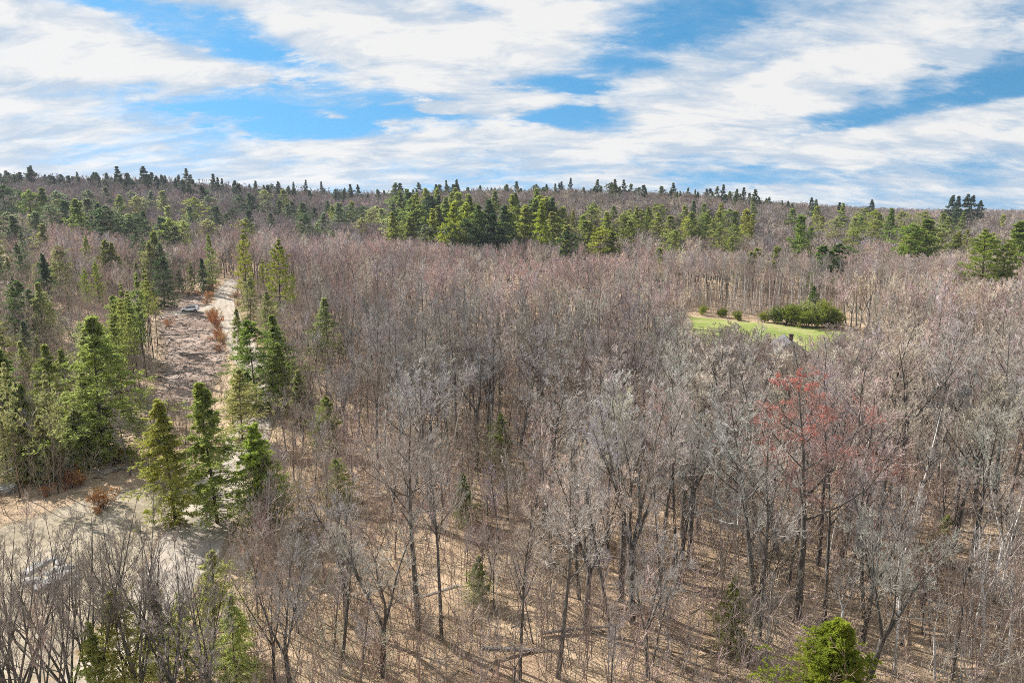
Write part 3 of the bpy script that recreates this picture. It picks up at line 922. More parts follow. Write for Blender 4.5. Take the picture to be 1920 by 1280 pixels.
def scatter_stuff(name, kinds, pts, rot, scl, tint, idx, label, cat):
    """one object of uncountable growth: instances on its own points"""
    c = bpy.data.collections.new(name + '_source')
    for i, (me, H) in enumerate(kinds):
        c.objects.link(bpy.data.objects.new(f'{name}_source_{i:02d}', me))
    n = len(pts)
    me = bpy.data.meshes.new(name); me.vertices.add(n); me.vertices.foreach_set('co', np.asarray(pts, np.float32).ravel())
    a = me.attributes.new('idx', 'INT', 'POINT'); a.data.foreach_set('value', np.asarray(idx, np.int32))
    a = me.attributes.new('rot', 'FLOAT_VECTOR', 'POINT'); a.data.foreach_set('vector', np.asarray(rot, np.float32).ravel())
    a = me.attributes.new('scl', 'FLOAT_VECTOR', 'POINT'); a.data.foreach_set('vector', np.asarray(scl, np.float32).ravel())
    tt = np.ones((n, 4), np.float32); tt[:, :3] = tint
    a = me.attributes.new('tint', 'FLOAT_COLOR', 'POINT'); a.data.foreach_set('color', tt.ravel())
    o = tag(link(name, me), label, cat, kind='stuff')
    ng = bpy.data.node_groups.new(name, 'GeometryNodeTree')
    ng.interface.new_socket('Geometry', in_out='INPUT', socket_type='NodeSocketGeometry')
    ng.interface.new_socket('Geometry', in_out='OUTPUT', socket_type='NodeSocketGeometry')
    gi = ng.nodes.new('NodeGroupInput'); go = ng.nodes.new('NodeGroupOutput')
    ci = ng.nodes.new('GeometryNodeCollectionInfo'); ci.inputs['Collection'].default_value = c
    ci.inputs['Separate Children'].default_value = True; ci.inputs['Reset Children'].default_value = True
    ip = ng.nodes.new('GeometryNodeInstanceOnPoints'); ip.inputs['Pick Instance'].default_value = True

    def na(nm, ty):
        x = ng.nodes.new('GeometryNodeInputNamedAttribute'); x.data_type = ty; x.inputs['Name'].default_value = nm
        return x.outputs['Attribute']
    ng.links.new(gi.outputs[0], ip.inputs['Points']); ng.links.new(ci.outputs[0], ip.inputs['Instance'])
    ng.links.new(na('idx', 'INT'), ip.inputs['Instance Index'])
    er = ng.nodes.new('FunctionNodeEulerToRotation'); ng.links.new(na('rot', 'FLOAT_VECTOR'), er.inputs[0])
    ng.links.new(er.outputs[0], ip.inputs['Rotation'])
    ng.links.new(na('scl', 'FLOAT_VECTOR'), ip.inputs['Scale'])
    ng.links.new(ip.outputs[0], go.inputs[0])
    o.modifiers.new('growth', 'NODES').node_group = ng
    return o


PLACED = []         # (x, y) of everything with a stem


def plant(kind, name, x, y, H, label, cat, group=None, rz=None, var=None, tint=(0.3, 0.27, 0.25), lean=(0, 0), wide=1.0, z=None):
    pr = PROTO[kind][(random.randrange(len(PROTO[kind])) if var is None else var)]
    e = bpy.data.objects.new(name, None); COL.objects.link(e)
    e.location = (x, y, tz(x, y) if z is None else z)
    e.empty_display_size = 0.5
    s = H / pr['H']
    e.rotation_euler = (lean[0], lean[1], random.uniform(0, 6.28) if rz is None else rz)
    e.scale = (s * wide, s * wide, s)
    tag(e, label, cat, group)
    for part in ('trunk', 'crown'):
        o = link(part, pr[part], e)
        o['tint'] = [float(tint[0]), float(tint[1]), float(tint[2]), 1.0]
    PLACED.append((x, y))
    return e


def jit(c, s=0.15):
    k = 1 + random.uniform(-s, s)
    return tuple(max(0.005, v * k * (1 + random.uniform(-s, s) * 0.4)) for v in c)


# tints (albedo)
GREY = (0.435, 0.405, 0.375); TAN = (0.455, 0.395, 0.33); RED = (0.395, 0.305, 0.28); MAUVE = (0.375, 0.335, 0.325); BROWN = (0.33, 0.27, 0.225)
PINE_Y = (0.165, 0.195, 0.04); PINE_G = (0.115, 0.15, 0.045); PINE_D = (0.055, 0.085, 0.045); HEM = (0.15, 0.175, 0.055); HEM_L = (0.19, 0.21, 0.10); BLUE = (0.11, 0.135, 0.09)


# ------------------------------------------------------------------ words that say which tree
LM_NEAR = [(1533, 1178, 'the red-budded maple'), (1424, 1198, 'the tall straight trunk beside the maple'), (1617, 1207, 'the low-forking grey tree'), (1290, 1070, 'the broad forked grey tree'), (1148, 1205, 'the left-leaning tree'), (1215, 1268, 'the dark spreading tree'),
           (975, 1275, 'the straight bottom-centre tree'), (1017, 1010, 'the large pale-crowned tree'), (828, 1200, 'the tall pale-stemmed tree'), (650, 1170, 'the pale broad-branched tree'), (548, 1310, 'the pale branching tree by the field'), (1725, 830, 'the wide-crowned tree at right'),
           (1676, 1262, 'the forked white birch'), (1818, 1168, 'the right-leaning white birch'), (1860, 1000, 'the twin-stemmed birch'), (410, 985, 'the hemlocks beside the near road'), (490, 990, 'the pointed hemlock by the road'), (200, 1080, 'the rock heap'), (942, 880, 'the small yellow-green hemlock'),
           (1440, 790, 'the grey roof'), (1860, 760, 'the tall tree at the right edge'), (483, 770, 'the large dark evergreen at the road bend'), (617, 700, 'the lone pale hemlock'), (1010, 1215, 'the long fallen trunk'), (1760, 1060, 'the dark hemlock among birches'), (870, 985, 'the half-hidden pale hemlock')]
LM_HILL = [(400, 480, 'the tall pine by the road top'), (462, 470, 'the pine beyond the road'), (190, 530, 'the yellow-green pine pair'), (38, 570, 'the big spreading hemlock'), (357, 580, 'the white car'), (160, 400, 'the dense left hill clump'), (468, 378, 'the dark ridge clump'),
           (848, 405, 'the tallest tiered pine'), (925, 410, 'the darkest drooping pine'), (1015, 415, 'the pine ending the central stand'), (1125, 450, 'the golden-green cone evergreen'), (1497, 430, 'the slender tall hemlock'), (1555, 480, 'the dark pair above the lawn'), (1667, 410, 'the tall narrow skyline pine'), (1715, 445, 'the broad rounded evergreen pair'), (1843, 470, 'the lone tiered pine'), (740, 420, 'the left end of the central stand'), (1395, 420, 'the middle of the right slope')]
LM_LAWN = [(1240, 580, 'the wood left of the lawn'), (1316, 588, 'the far left lawn corner'), (1383, 598, 'the small yellow-green lawn shrub'), (1432, 602, 'the left hedge end'), (1495, 608, 'the large glossy shrub'), (1525, 605, 'the hedge hemlock'), (1570, 612, 'the right hedge end'), (1640, 605, 'the right lawn corner'), (1740, 600, 'the wood right of the lawn')]
LM_RIDGE = [(0, 'the left frame edge'), (130, 'the dense left hill clump'), (260, 'the left hillside'), (357, 'the white car'), (400, 'the tall pine by the road top'), (468, 'the dark ridge clump'), (540, 'the broad yellow-green roadside pine'), (620, 'the lone pale hemlock'), (700, 'the skyline dip'), (740, 'the central stand left end'), (848, 'the tallest tiered pine'), (925, 'the darkest drooping pine'), (1015, 'the central stand right end'), (1125, 'the golden-green cone evergreen'), (1215, 'the mid slope'), (1300, 'the wood left of the lawn'), (1400, 'the left lawn corner'), (1497, 'the slender tall hemlock')]
LM_SLOPE = [(197, 862, 'the tall broad hemlock'), (12, 860, 'the left-edge hemlock'), (38, 935, 'the thick black trunk'), (255, 740, 'the bare-trunked pine row'), (178, 585, 'the yellow-green pine pair'), (38, 650, 'the big spreading hemlock'), (118, 920, 'the two slim pines'), (115, 760, 'the open left slope')]


def which(prefix, px, py, LM, tail=''):
    """label that points at a thing by the nearest landmark"""
    k = min(range(len(LM)), key=lambda i: math.hypot(px - LM[i][0], 1.6 * (py - LM[i][1])))
    dx = px - LM[k][0]; dy = py - LM[k][1]
    near_ = 'just ' if math.hypot(dx, dy) < 45 else ''
    if abs(dx) > 2.2 * abs(dy): rel = 'right of' if dx > 0 else 'left of'
    elif abs(dy) > 2.2 * abs(dx): rel = 'in front of' if dy > 0 else 'behind'
    else: rel = ('front right of' if dx > 0 else 'front left of') if dy > 0 else ('behind and right of' if dx > 0 else 'behind and left of')
    lb = f'{prefix} {near_}{rel} {LM[k][2]}{tail}'
    if len(lb.replace('-', ' ').split()) > 15: lb = lb.replace('just ', '').replace('behind and ', 'behind ')
    return lb, LM[k][2]


LM_CLEAR = [(357, 586, 'the white car'), (330, 630, 'the top log of the clearing'), (395, 665, 'the log by the road edge'), (312, 745, 'the long lower log'), (352, 655, 'the thin middle log'), (425, 545, 'the road top bend'), (435, 615, 'the pale road'), (300, 690, 'the pine row')]


def hue(t):
    b = sum(t) / 3
    if t[0] / t[2] > 1.38: return 'reddish' if t[0] / t[1] > 1.27 else 'tan'
    return 'pale grey' if b > .44 else 'grey' if b > .37 else 'dark grey'


def green(t):
    return 'yellow-green' if t[0] > .85 * t[1] and t[2] < .4 * t[1] else ('blue-green' if t[2] > .55 * t[1] else ('dark green' if t[1] < .16 else 'mid-green'))


# ------------------------------------------------------------------ the car, house, boulders
def put(px, py):
    g = ground_at(px, py); return g


def build_car():
    gx, gy, gz = put(357, 586)
    e = bpy.data.objects.new('parked_car', None); COL.objects.link(e)
    e.location = (gx, gy, gz + 0.17); e.rotation_euler = (0, 0, math.atan2(-0.22, -0.97))
    tag(e, 'white compact SUV parked on the clearing beside the dirt road', 'car')
    white = m_plain('white_car_paint', (0.90, 0.905, 0.91), 0.25, 0.5, 0.02, coat=0.6)
    glass = m_plain('dark_glass', (0.012, 0.014, 0.017), 0.06, 0.6, 0.1); black = m_plain('black_plastic', (0.02, 0.02, 0.02), 0.6, 0.3)
    rub = m_plain('rubber', (0.018, 0.018, 0.018), 0.85, 0.2); alloy = m_plain('alloy', (0.5, 0.5, 0.52), 0.35, 0.5, metallic=0.8)
    red = m_plain('red_lens', (0.4, 0.02, 0.02), 0.2, 0.5); lamp = m_plain('clear_lens', (0.75, 0.78, 0.8), 0.1, 0.6)
    # sections along x (nose at +x): (x, half width low, half width belt, z bottom, z belt, half width roof, z roof)
    S = [(-2.28, .70, .74, .55, .95, .58, 1.02), (-2.20, .84, .88, .36, 1.02, .66, 1.30), (-2.0, .90, .92, .30, 1.05, .68, 1.56), (-1.4, .91, .93, .26, 1.04, .70, 1.66), (-0.4, .91, .93, .26, 1.02, .70, 1.69),
         (0.35, .91, .93, .26, 1.0, .67, 1.62), (0.72, .91, .92, .26, 0.99, .70, 1.40), (1.25, .91, .91, .26, 0.98, .76, 1.04), (1.9, .89, .88, .28, 0.88, .70, .93), (2.22, .80, .78, .36, 0.74, .60, .80), (2.32, .64, .62, .45, .62, .50, .66)]
    V = []; Fc = []
    for (x, a, b, z0, zb, c, zr) in S:
        V += [(x, -a * .9, z0), (x, -a, z0 + .14), (x, -b, zb), (x, -c, zr), (x, c, zr), (x, b, zb), (x, a, z0 + .14), (x, a * .9, z0)]
    n = 8
    for i in range(len(S) - 1):
        for k in range(n):
            Fc.append((i * n + k, i * n + (k + 1) % n, (i + 1) * n + (k + 1) % n, (i + 1) * n + k))
    Fc += [tuple(range(n))[::-1], tuple(range((len(S) - 1) * n, len(S) * n))]
    b = MB(); b.add(V, Fc)
    body = b.build('body', white, e, True)
    bv = body.modifiers.new('edge', 'BEVEL'); bv.width = 0.04; bv.segments = 2; bv.limit_method = 'ANGLE'

    def side_pt(x, v):         # a point on the glass side between belt (0) and roof (1)
        xs = [s[0] for s in S]
        f = lambda j: np.interp(x, xs, [s[j] for s in S])
        return f(2) + (f(5) - f(2)) * v, f(4) + (f(6) - f(4)) * v
    for s in (-1, 1):
        for (x0, x1, r0, r1) in [(0.30, 1.02, -0.35, -0.0), (-0.66, 0.22, 0, 0), (-1.62, -0.74, 0, 0.2)]:
            q = MB(); quad = []
            for (x, v) in [(x0, .12), (x1, .12), (x1 + r0, .86), (x0 + r1, .86)]:
                w, z = side_pt(x, v); quad.append((x, s * (w + .018), z))
            q.prism(quad, (0, -s * .02, 0)); q.build('side_window', glass, e)
        for wx in (-1.36, 1.40):
            w = bpy.data.objects.new('wheel', None); COL.objects.link(w); w.parent = e; w.location = (wx, s * .80, .36)
            for nm, r_, d_, m_ in (('tyre', .36, .24, rub), ('rim', .235, .26, alloy)):
                q = MB(); k = 20
                q.prism([(r_ * math.cos(t * 6.2832 / k), -d_ / 2, r_ * math.sin(t * 6.2832 / k)) for t in range(k)], (0, d_, 0)); q.build(nm, m_, w)
            q = MB(); k = 20
            q.prism([(wx + .42 * math.cos(t * 3.1416 / k), s * .86, .36 + .42 * math.sin(t * 3.1416 / k)) for t in range(k + 1)], (0, s * .075, 0)); q.build('wheel_arch', black, e)
        q = MB(); q.box(2.02, 2.30, s * .70 - .14, s * .70 + .14, .66, .80); q.build('headlight', lamp, e)
        q = MB(); q.box(-2.29, -2.14, s * .76 - .10, s * .76 + .10, .88, 1.12); q.build('taillight', red, e)
        q = MB(); q.box(.78, .98, s * 1.02 - .11, s * 1.02 + .11, 1.02, 1.18); q.build('mirror', white, e)
        q = MB(); q.box(-1.3, 1.0, s * .93 - .02, s * .93 + .02, .30, .42); q.build('sill_trim', black, e)
        q = MB(); q.box(-1.6, .2, s * .62 - .02, s * .62 + .02, 1.70, 1.74); q.build('roof_rail', black, e)
    q = MB(); q.prism([(1.22, -.72, 1.075), (1.22, .72, 1.075), (.46, .60, 1.60), (.46, -.60, 1.60)], (.02, 0, .02)); q.build('windscreen', glass, e)
    q = MB(); q.prism([(-2.215, -.62, 1.08), (-2.215, .62, 1.08), (-2.06, .56, 1.48), (-2.06, -.56, 1.48)], (-.03, 0, .01)); q.build('rear_window', glass, e)
    q = MB(); q.box(2.24, 2.36, -.55, .55, .46, .60); q.build('grille', black, e)
    return gx, gy


CAR = build_car()


def build_house():
    gx, gy, gz = put(1478, 705)
    e = bpy.data.objects.new('house', None); COL.objects.link(e)
    e.location = (gx, gy, gz); e.rotation_euler = (0, 0, R(-14))
    tag(e, 'small house with grey shingled gable roof and chimney before the lawn', 'house')
    wall = m_plain('weathered_clapboard', (0.34, 0.31, 0.27), 0.8, 0.2, 0.15); trim = m_plain('white_trim', (0.7, 0.7, 0.68), 0.6); glass = m_plain('window_glass', (0.02, 0.025, 0.03), 0.08, 0.6)
    shingle = m_plain('grey_shingle', (0.13, 0.13, 0.135), 0.9, 0.15, 0.35, 6.0); brick = m_plain('chimney_brick', (0.09, 0.06, 0.05), 0.9, 0.2, 0.3, 8.0)
    W, D, h, rz = 5.2, 10.0, 3.1, 7.0
    q = MB(); q.box(-W + .3, W - .3, 0, D, -0.6, h)
    q.prism([(-W + .3, 0, h), (W - .3, 0, h), (0, 0, rz - .25)], (0, D, 0)); q.build('wall', wall, e)
    rf = MB()
    for s in (-1, 1):
        rf.prism([(s * (W + .35), -.5, h - .25), (s * (W + .35), -.5, h - .05), (0, -.5, rz + .12), (0, -.5, rz - .10)], (0, D + 1.0, 0))
    roof = rf.build('roof', shingle, e)
    # shingle courses, each a lap of its own
    for s in (-1, 1):
        for k in range(14):
            t0 = k / 14; t1 = (k + 1.08) / 14
            x0 = s * (W + .36) * (1 - t0); x1 = s * (W + .36) * (1 - t1); z0 = h - .03 + (rz + .16 - h) * t0; z1 = h - .03 + (rz + .16 - h) * t1
            q = MB(); q.prism([(x0, -.52, z0 + .05), (x1, -.52, z1 + .015), (x1, -.52, z1 - .02), (x0, -.52, z0 - .0)], (0, D + 1.04, 0)); q.build('shingle', shingle, roof)
    q = MB(); q.box(.3, 1.1, D * .45, D * .45 + .8, rz - .9, rz + 1.0); q.box(.22, 1.18, D * .45 - .08, D * .45 + .88, rz + 1.0, rz + 1.12); q.build('chimney', brick, roof)
    for x in (-3.2, 3.0):
        f = MB(); f.box(x - .6, x + .6, -.06, .02, .9, 2.3); w = f.build('window', trim, e)
        g = MB(); g.box(x - .5, x + .5, -.08, -.05, 1.0, 2.2); g.build('pane', glass, w)
    f = MB(); f.box(-.5, .5, -.06, .02, 0.0, 2.1); dd = f.build('door', trim, e)
    f = MB(); f.box(.32, .40, -.11, -.05, .95, 1.05); f.build('handle', glass, dd)
    return gx, gy


HOUSE = build_house()


def rock_mesh(seed, sx, sy, sz, sub=2):
    bm = bmesh.new(); bmesh.ops.create_icosphere(bm, subdivisions=sub, radius=1.0)
    g = np.random.default_rng(seed); ph = g.uniform(0, 6, 6)
    for v in bm.verts:
        c = v.co; k = 1 + .22 * math.sin(c.x * 3 + ph[0]) * math.cos(c.y * 2.6 + ph[1]) + .14 * math.sin(c.z * 4 + ph[2] + c.x * 2) + g.normal(0, .035)
        c *= k
        c.z = max(-.5, min(.62, c.z)); c.x = max(-.85, min(.85, c.x))
        v.co = (c.x * sx, c.y * sy, c.z * sz)
    me = bpy.data.meshes.new('boulder'); bm.to_mesh(me); bm.free(); me.materials.append(M['rock'])
    return me


ring = [(62, 1096, 1.0, .7), (78, 1104, .9, .55), (92, 1098, .8, .5), (105, 1090, 1.0, .55), (118, 1080, .85, .5), (122, 1068, .9, .45), (112, 1056, .7, .4), (98, 1052, .6, .4), (84, 1060, .55, .4), (68, 1066, .8, .6), (56, 1078, .9, .7), (88, 1080, .6, .35), (104, 1072, .55, .3), (146, 1088, .5, .3)]
rk = ['near corner', 'front', 'front middle', 'front, right of middle', 'right front', 'right', 'right rear', 'rear', 'rear left', 'left rear', 'left', 'centre', 'centre right', 'far right, apart from the rest']
for i, (px, py, s, hz) in enumerate(ring):
    x, y, z = put(px, py)
    o = link('boulder', rock_mesh(300 + i, s, s * random.uniform(.55, .8), hz * .75))
    o.location = (x, y, z + .12); o.rotation_euler = (random.uniform(-.15, .15), random.uniform(-.15, .15), random.uniform(0, 3))
    tag(o, f'pale flat boulder in the field rock heap, {rk[i]}', 'boulder', 'pale boulders heaped in the dry field')
for i, (px, py, s, nm) in enumerate([(10, 868, 1.7, 'upper'), (22, 890, 1.4, 'middle'), (6, 920, 1.8, 'lowest, largest'), (30, 872, 1.0, 'smallest, beside the dark trunk')]):
    x, y, z = put(px, py)
    o = link('boulder', rock_mesh(340 + i, s, s * .75, s * .5)); o.location = (x, y, z + .2)
    o.rotation_euler = (0, 0, random.uniform(0, 3))
    tag(o, f'whitish boulder among dark pines at the left edge, {nm}', 'boulder', 'whitish boulders under the left pines')


def log_mesh(seed, L_, r_):
    t = Tree(seed); g = t.g
    P, Rr = t.grow(np.array([[-L_ / 2, 0, 0]]), np.array([[1.0, .02, .0]]), A1(L_), A1(r_), 7, 0, .03, .55)
    t.tube('trunk', P, Rr, 7)
    B = t.spawn(P, Rr, 5, .4, .95, 50, 10, .22, .4, 3, .2, .1, .3); t.tube('crown', *B, 4)
    return t.mesh('fallen_log', ('trunk', 'crown'), [M['dead']])


LOGS = [log_mesh(400, 7, .16), log_mesh(401, 5, .12), log_mesh(402, 9, .2)]
log_list = [(330, 630, 0, .2, 'dead log lying at the top of the clearing'), (352, 655, 1, 2.6, 'thin dead log across the middle of the clearing'), (395, 665, 0, .5, 'dead log near the road edge of the clearing'),
            (370, 685, 1, -.2, 'short log lying low in the clearing'), (340, 700, 0, 1.0, 'log beside the dark pine shadow in the clearing'), (312, 745, 2, .3, 'long log at the lower end of the clearing'),
            (372, 622, 1, .1, 'log just below the white car'), (1010, 1215, 2, .15, 'long fallen trunk on the forest floor at the bottom centre'), (770, 1130, 2, -2.7, 'reddish fallen trunk lying among saplings left of centre'),
            (1090, 1180, 0, .3, 'fallen trunk beside the leaning tree at the bottom'), (1390, 1150, 0, 2.4, 'fallen log under the tall right-hand trunks'), (1700, 1190, 1, .9, 'small fallen log among the white birches'), (1600, 1080, 0, 2.3, 'fallen log behind the forked tree'),
            (235, 880, 0, .6, 'grey log in the shaded brush above the dry field'), (430, 523, 1, 2.9, 'log beside the top bend of the road')]
for i, (px, py, v, rz, lb) in enumerate(log_list):
    x, y, z = put(px, py); o = link('fallen_log', LOGS[v]); o.location = (x, y, z + .2); o.rotation_euler = (0, R(3), rz)
    tag(o, lb, 'log')


def stump_mesh(seed):
    g = np.random.default_rng(seed); k = 10; q = MB(); V = []
    for z, r_ in ((-.2, .42), (.05, .30), (.2, .24), (.45, .22)):
        for t in range(k):
            a = t * 6.2832 / k; rr = r_ * (1 + .18 * math.sin(3 * a + seed) * (1.2 - z) + g.normal(0, .03)); V.append((rr * math.cos(a), rr * math.sin(a), z + (g.normal(0, .03) if z > .4 else 0)))
    F_ = [(i * k + t, i * k + (t + 1) % k, (i + 1) * k + (t + 1) % k, (i + 1) * k + t) for i in range(3) for t in range(k)] + [tuple(range(3 * k, 4 * k))]
    q.add(V, F_); me = bpy.data.meshes.new('tree_stump'); me.from_pydata(q.v, [], q.f); me.materials.append(M['dead']); return me


ST = [stump_mesh(3), stump_mesh(5)]
for i, (px, py) in enumerate([(345, 612), (390, 628), (322, 640), (402, 655), (360, 668), (408, 682), (348, 690), (385, 702), (330, 722), (362, 730), (300, 770), (318, 600)]):
    x, y, z = put(px, py); o = link('tree_stump', ST[i % 2]); o.location = (x, y, z); o.scale = (1.3, 1.3, 1.1); o.rotation_euler = (0, 0, i * 1.1)
    tag(o, which('low cut stump', px, py, LM_CLEAR)[0], 'stump', 'cut stumps in the clearing')


# ------------------------------------------------------------------ conifers
GL_ = 'evergreens scattered on the left hillside'; GC_ = 'evergreens of the central pine stand'; GR_ = 'evergreens scattered on the right slope'
SEEN = []       # (px, lowest seen row, distance, half width in px) of conifers: the wood in front of them stays lower


def conifer(px, top, base, kind, tint, label, group=None, var=None, wide=1.0, name=None, cap=27, rz=None):
    g = ground_at(px, base)
    if name != 'evergreen_shrub' and (base < 500 or (g is not None and g[1] > 215)):          # the foot is hidden by the canopy in front
        g = ground_at(px, base, 9.0)
    if g is None or g[1] > 900: return
    x, y, z = g
    d = pix_dir(px, top); H = CAM_H + d[2] * (y / d[1]) - z
    H = max(2.0, min(cap, H))
    nm = name or {'pine': 'pine_tree', 'tallpine': 'pine_tree', 'farpine': 'pine_tree', 'hemlock': 'hemlock_tree', 'farhemlock': 'hemlock_tree', 'bright': 'hemlock_tree', 'evergreen_bush': 'evergreen_shrub'}[kind]
    SEEN.append((px, top + (base - top) * (.88 if kind != 'tallpine' else .97), y, max(6, (base - top) * .26)))
    if y > 215 and name != 'evergreen_shrub': wide *= 1.5; tint = tuple(v * 1.08 for v in tint)
    if kind in ('hemlock', 'pine') and y > 240 and name != 'evergreen_shrub': kind = 'far' + kind; var = None
    if group in (GL_, GC_, GR_):
        word = 'pine' if 'pine' in kind else 'hemlock'
        label, lm = which(f'{"small" if base - top < 32 else "tall" if base - top > 50 else "medium"} {green(tint)} {word}', px, (top + base) / 2, LM_HILL)
        group = f'{word}s around {lm}'
    k_ = 1.12 if y < 135 and kind != 'bright' else 1.0
    if y < 135 and kind == 'hemlock': wide *= random.uniform(1.1, 1.35)
    tint = (tint[0] * 1.85 * k_, tint[1] * 1.8 * k_, tint[2] * 1.7 * k_)
    plant(kind, nm, x, y, H, label, 'shrub' if 'shrub' in nm else 'conifer', group, var=var, tint=jit(tint, .12), wide=wide, rz=rz)


def in_zone(x, y):
    X = np.array([x]); Y = np.array([y])
    return any(inside(P, X, Y)[0] or dist_poly(P, X, Y)[0] < 2.0 for P in (P_CLEAR, P_FIELD, P_LAWN, P_CUT)) or dist_poly(ROAD_L[::4], X, Y, False)[0] < 5 or math.hypot(x - CAR[0], y - CAR[1]) < 6


N_ = 'hemlock'; P_ = 'pine'; T_ = 'tallpine'
# those that stand out, each with words of its own
for a in [
    (1562, 1150, 1420, 'bright', (0.125, 0.15, 0.024), 'bright yellow-green hemlock at the bottom edge, below the red-budded maple', 0, 1.45),
    (197, 590, 862, N_, (0.14, 0.18, 0.06), 'tall broad hemlock with pale green boughs left of the clearing', 0, 1.05),
    (12, 645, 860, N_, (0.09, 0.13, 0.05), 'hemlock cut by the left edge, above the whitish boulders', 1, 1.0),
    (330, 742, 985, N_, (0.21, 0.23, 0.07), 'yellowish hemlock standing between clearing and dry field', 3, .95),
    (408, 700, 985, N_, (0.18, 0.215, 0.07), 'dense green hemlock with bare lower trunk beside the near road', 1, .85),
    (486, 788, 985, N_, (0.17, 0.22, 0.055), 'bright green pointed hemlock right of the near road', 3, 1.1),
    (483, 600, 770, N_, (0.11, 0.155, 0.045), 'large dark rounded evergreen hiding the road bend', 2, 1.05),
    (517, 588, 740, N_, (0.13, 0.165, 0.055), 'green hemlock just behind the large dark rounded evergreen', 0, 1.0),
    (617, 556, 700, N_, (0.17, 0.19, 0.10), 'pale grey-green hemlock alone among bare trees right of the road', 0, .9),
    (400, 437, 548, P_, (0.13, 0.18, 0.05), 'tall light green pine left of the road top', 0, .8),
    (384, 480, 552, N_, (0.05, 0.085, 0.04), 'dark hemlock at the foot of the tall pine by the road', 1, .9),
    (462, 432, 520, P_, (0.17, 0.19, 0.03), 'yellow-green pine beyond the top of the road', 1, .95),
    (522, 448, 545, P_, (0.15, 0.18, 0.03), 'broad yellow-green pine right of the road top', 2, 1.05),
    (497, 486, 560, P_, (0.19, 0.21, 0.03), 'low bright yellow pine in front of the broad yellow-green pine', 1, 1.1),
    (550, 508, 570, N_, HEM_L, 'small pale hemlock right of the low yellow pine', 0, .8),
    (190, 490, 585, P_, (0.15, 0.19, 0.03), 'yellow-green pine on the left slope, taller of a pair', 0, .95),
    (166, 502, 590, P_, (0.16, 0.20, 0.03), 'yellow-green pine on the left slope, shorter of a pair', 1, .95),
    (38, 525, 650, N_, (0.075, 0.115, 0.045), 'big dark spreading hemlock near the left edge on the slope', 2, 1.0),
    (848, 358, 458, P_, (0.15, 0.18, 0.025), 'tallest tiered pine at the front of the central pine stand', 0, .85),
    (925, 373, 455, P_, (0.04, 0.075, 0.035), 'dark pine with drooping tiers in the central stand', 1, 1.0),
    (898, 382, 455, P_, (0.075, 0.115, 0.035), 'dark green pine beside the darkest one in the central stand', 2, .95),
    (1015, 378, 458, P_, (0.15, 0.18, 0.025), 'yellow-green pine at the right end of the central stand', 1, .8),
    (1843, 420, 530, P_, (0.12, 0.165, 0.03), 'lone tiered pine rising above bare trees near the right edge', 2, 1.1),
    (1900, 398, 500, P_, (0.10, 0.14, 0.03), 'wide pine cut by the right edge behind the lone tiered pine', 0, 1.15),
    (1880, 450, 530, P_, (0.14, 0.18, 0.035), 'lower bright pine between the lone pine and the right edge', 1, 1.2),
    (1667, 376, 452, P_, (0.09, 0.13, 0.035), 'tall narrow pine breaking the skyline at right', 0, .8),
    (1497, 385, 478, N_, (0.10, 0.15, 0.04), 'slender tall hemlock behind the lawn trees', 3, .85),
    (1702, 418, 482, N_, (0.11, 0.15, 0.03), 'broad rounded evergreen of a pair near the right skyline, left one', 2, 1.2),
    (1732, 408, 480, N_, (0.095, 0.135, 0.03), 'broad rounded evergreen of a pair near the right skyline, right one', 2, 1.2),
    (1125, 425, 475, N_, (0.16, 0.18, 0.035), 'golden-green cone-shaped evergreen right of the central stand', 0, 1.1),
    (1147, 432, 477, N_, (0.10, 0.13, 0.035), 'darker cone-shaped evergreen touching the golden-green one', 1, 1.1),
    (1540, 458, 508, N_, (0.065, 0.105, 0.03), 'dark green evergreen above the lawn wood, left of a pair', 0, 1.2),
    (1573, 455, 506, N_, (0.055, 0.09, 0.03), 'darkest evergreen above the lawn wood, right of a pair', 1, 1.2),
    (1065, 432, 478, N_, (0.035, 0.06, 0.03), 'dark hemlock at the front edge of the pale saplings', 1, 1.0),
]:
    conifer(a[0], a[1], a[2], a[3], a[4], a[5], None, a[6], a[7])

# pine stand with bare trunks left of the clearing
GP = 'bare trunked pines lining the clearing'
for i, (px, top, base) in enumerate([(270, 510, 690), (288, 520, 672), (250, 545, 705), (262, 560, 730), (240, 560, 740), (228, 570, 770), (276, 560, 712), (255, 590, 752), (296, 540, 650), (235, 600, 790), (282, 500, 648), (246, 530, 690)]):
    conifer(px, top, base, T_, HEM if i % 3 else PINE_G, which(f'{"tall" if base - top > 165 else "shorter"} bare-trunked {"green" if i % 3 == 0 else "yellowish"} pine', px, base, LM_CLEAR)[0], GP, wide=.75)
for i, (px, top, base, lb) in enumerate([(38, 680, 935, 'pine with thick black trunk near the left edge'), (110, 690, 925, 'bare-trunked pine right of the thick black trunk, left of two'), (122, 720, 912, 'pale-trunked pine right of the thick black trunk, right of two')]):
    conifer(px, top, base, T_, HEM_L, lb, wide=.6)
ORD_A = ['leftmost', 'second from the left', 'third from the left', 'fourth from the left', 'fifth from the left', 'rightmost']
for i, (px, top, base) in enumerate([(18, 760, 900), (60, 790, 905), (80, 830, 910), (95, 775, 900), (135, 800, 895), (150, 770, 880)]):
    conifer(px, top, base, N_, jit(HEM_L), f'young pale hemlock in the brush above the dry field, {ORD_A[i]}', 'young hemlocks above the dry field', wide=1.15)
ORD = ['leftmost', 'second from the left', 'third from the left', 'fourth from the left', 'fifth from the left', 'rightmost']
for i, (px, top, base) in enumerate([(195, 1160, 1340), (240, 1110, 1310), (300, 1085, 1270), (350, 1110, 1270), (405, 1030, 1215), (445, 1110, 1295)]):
    conifer(px, top, base, N_, (0.24, 0.26, 0.11), f'young pale hemlock among bare stems at the near field edge, {ORD[i]}', 'young hemlocks at the near field edge', wide=.8)
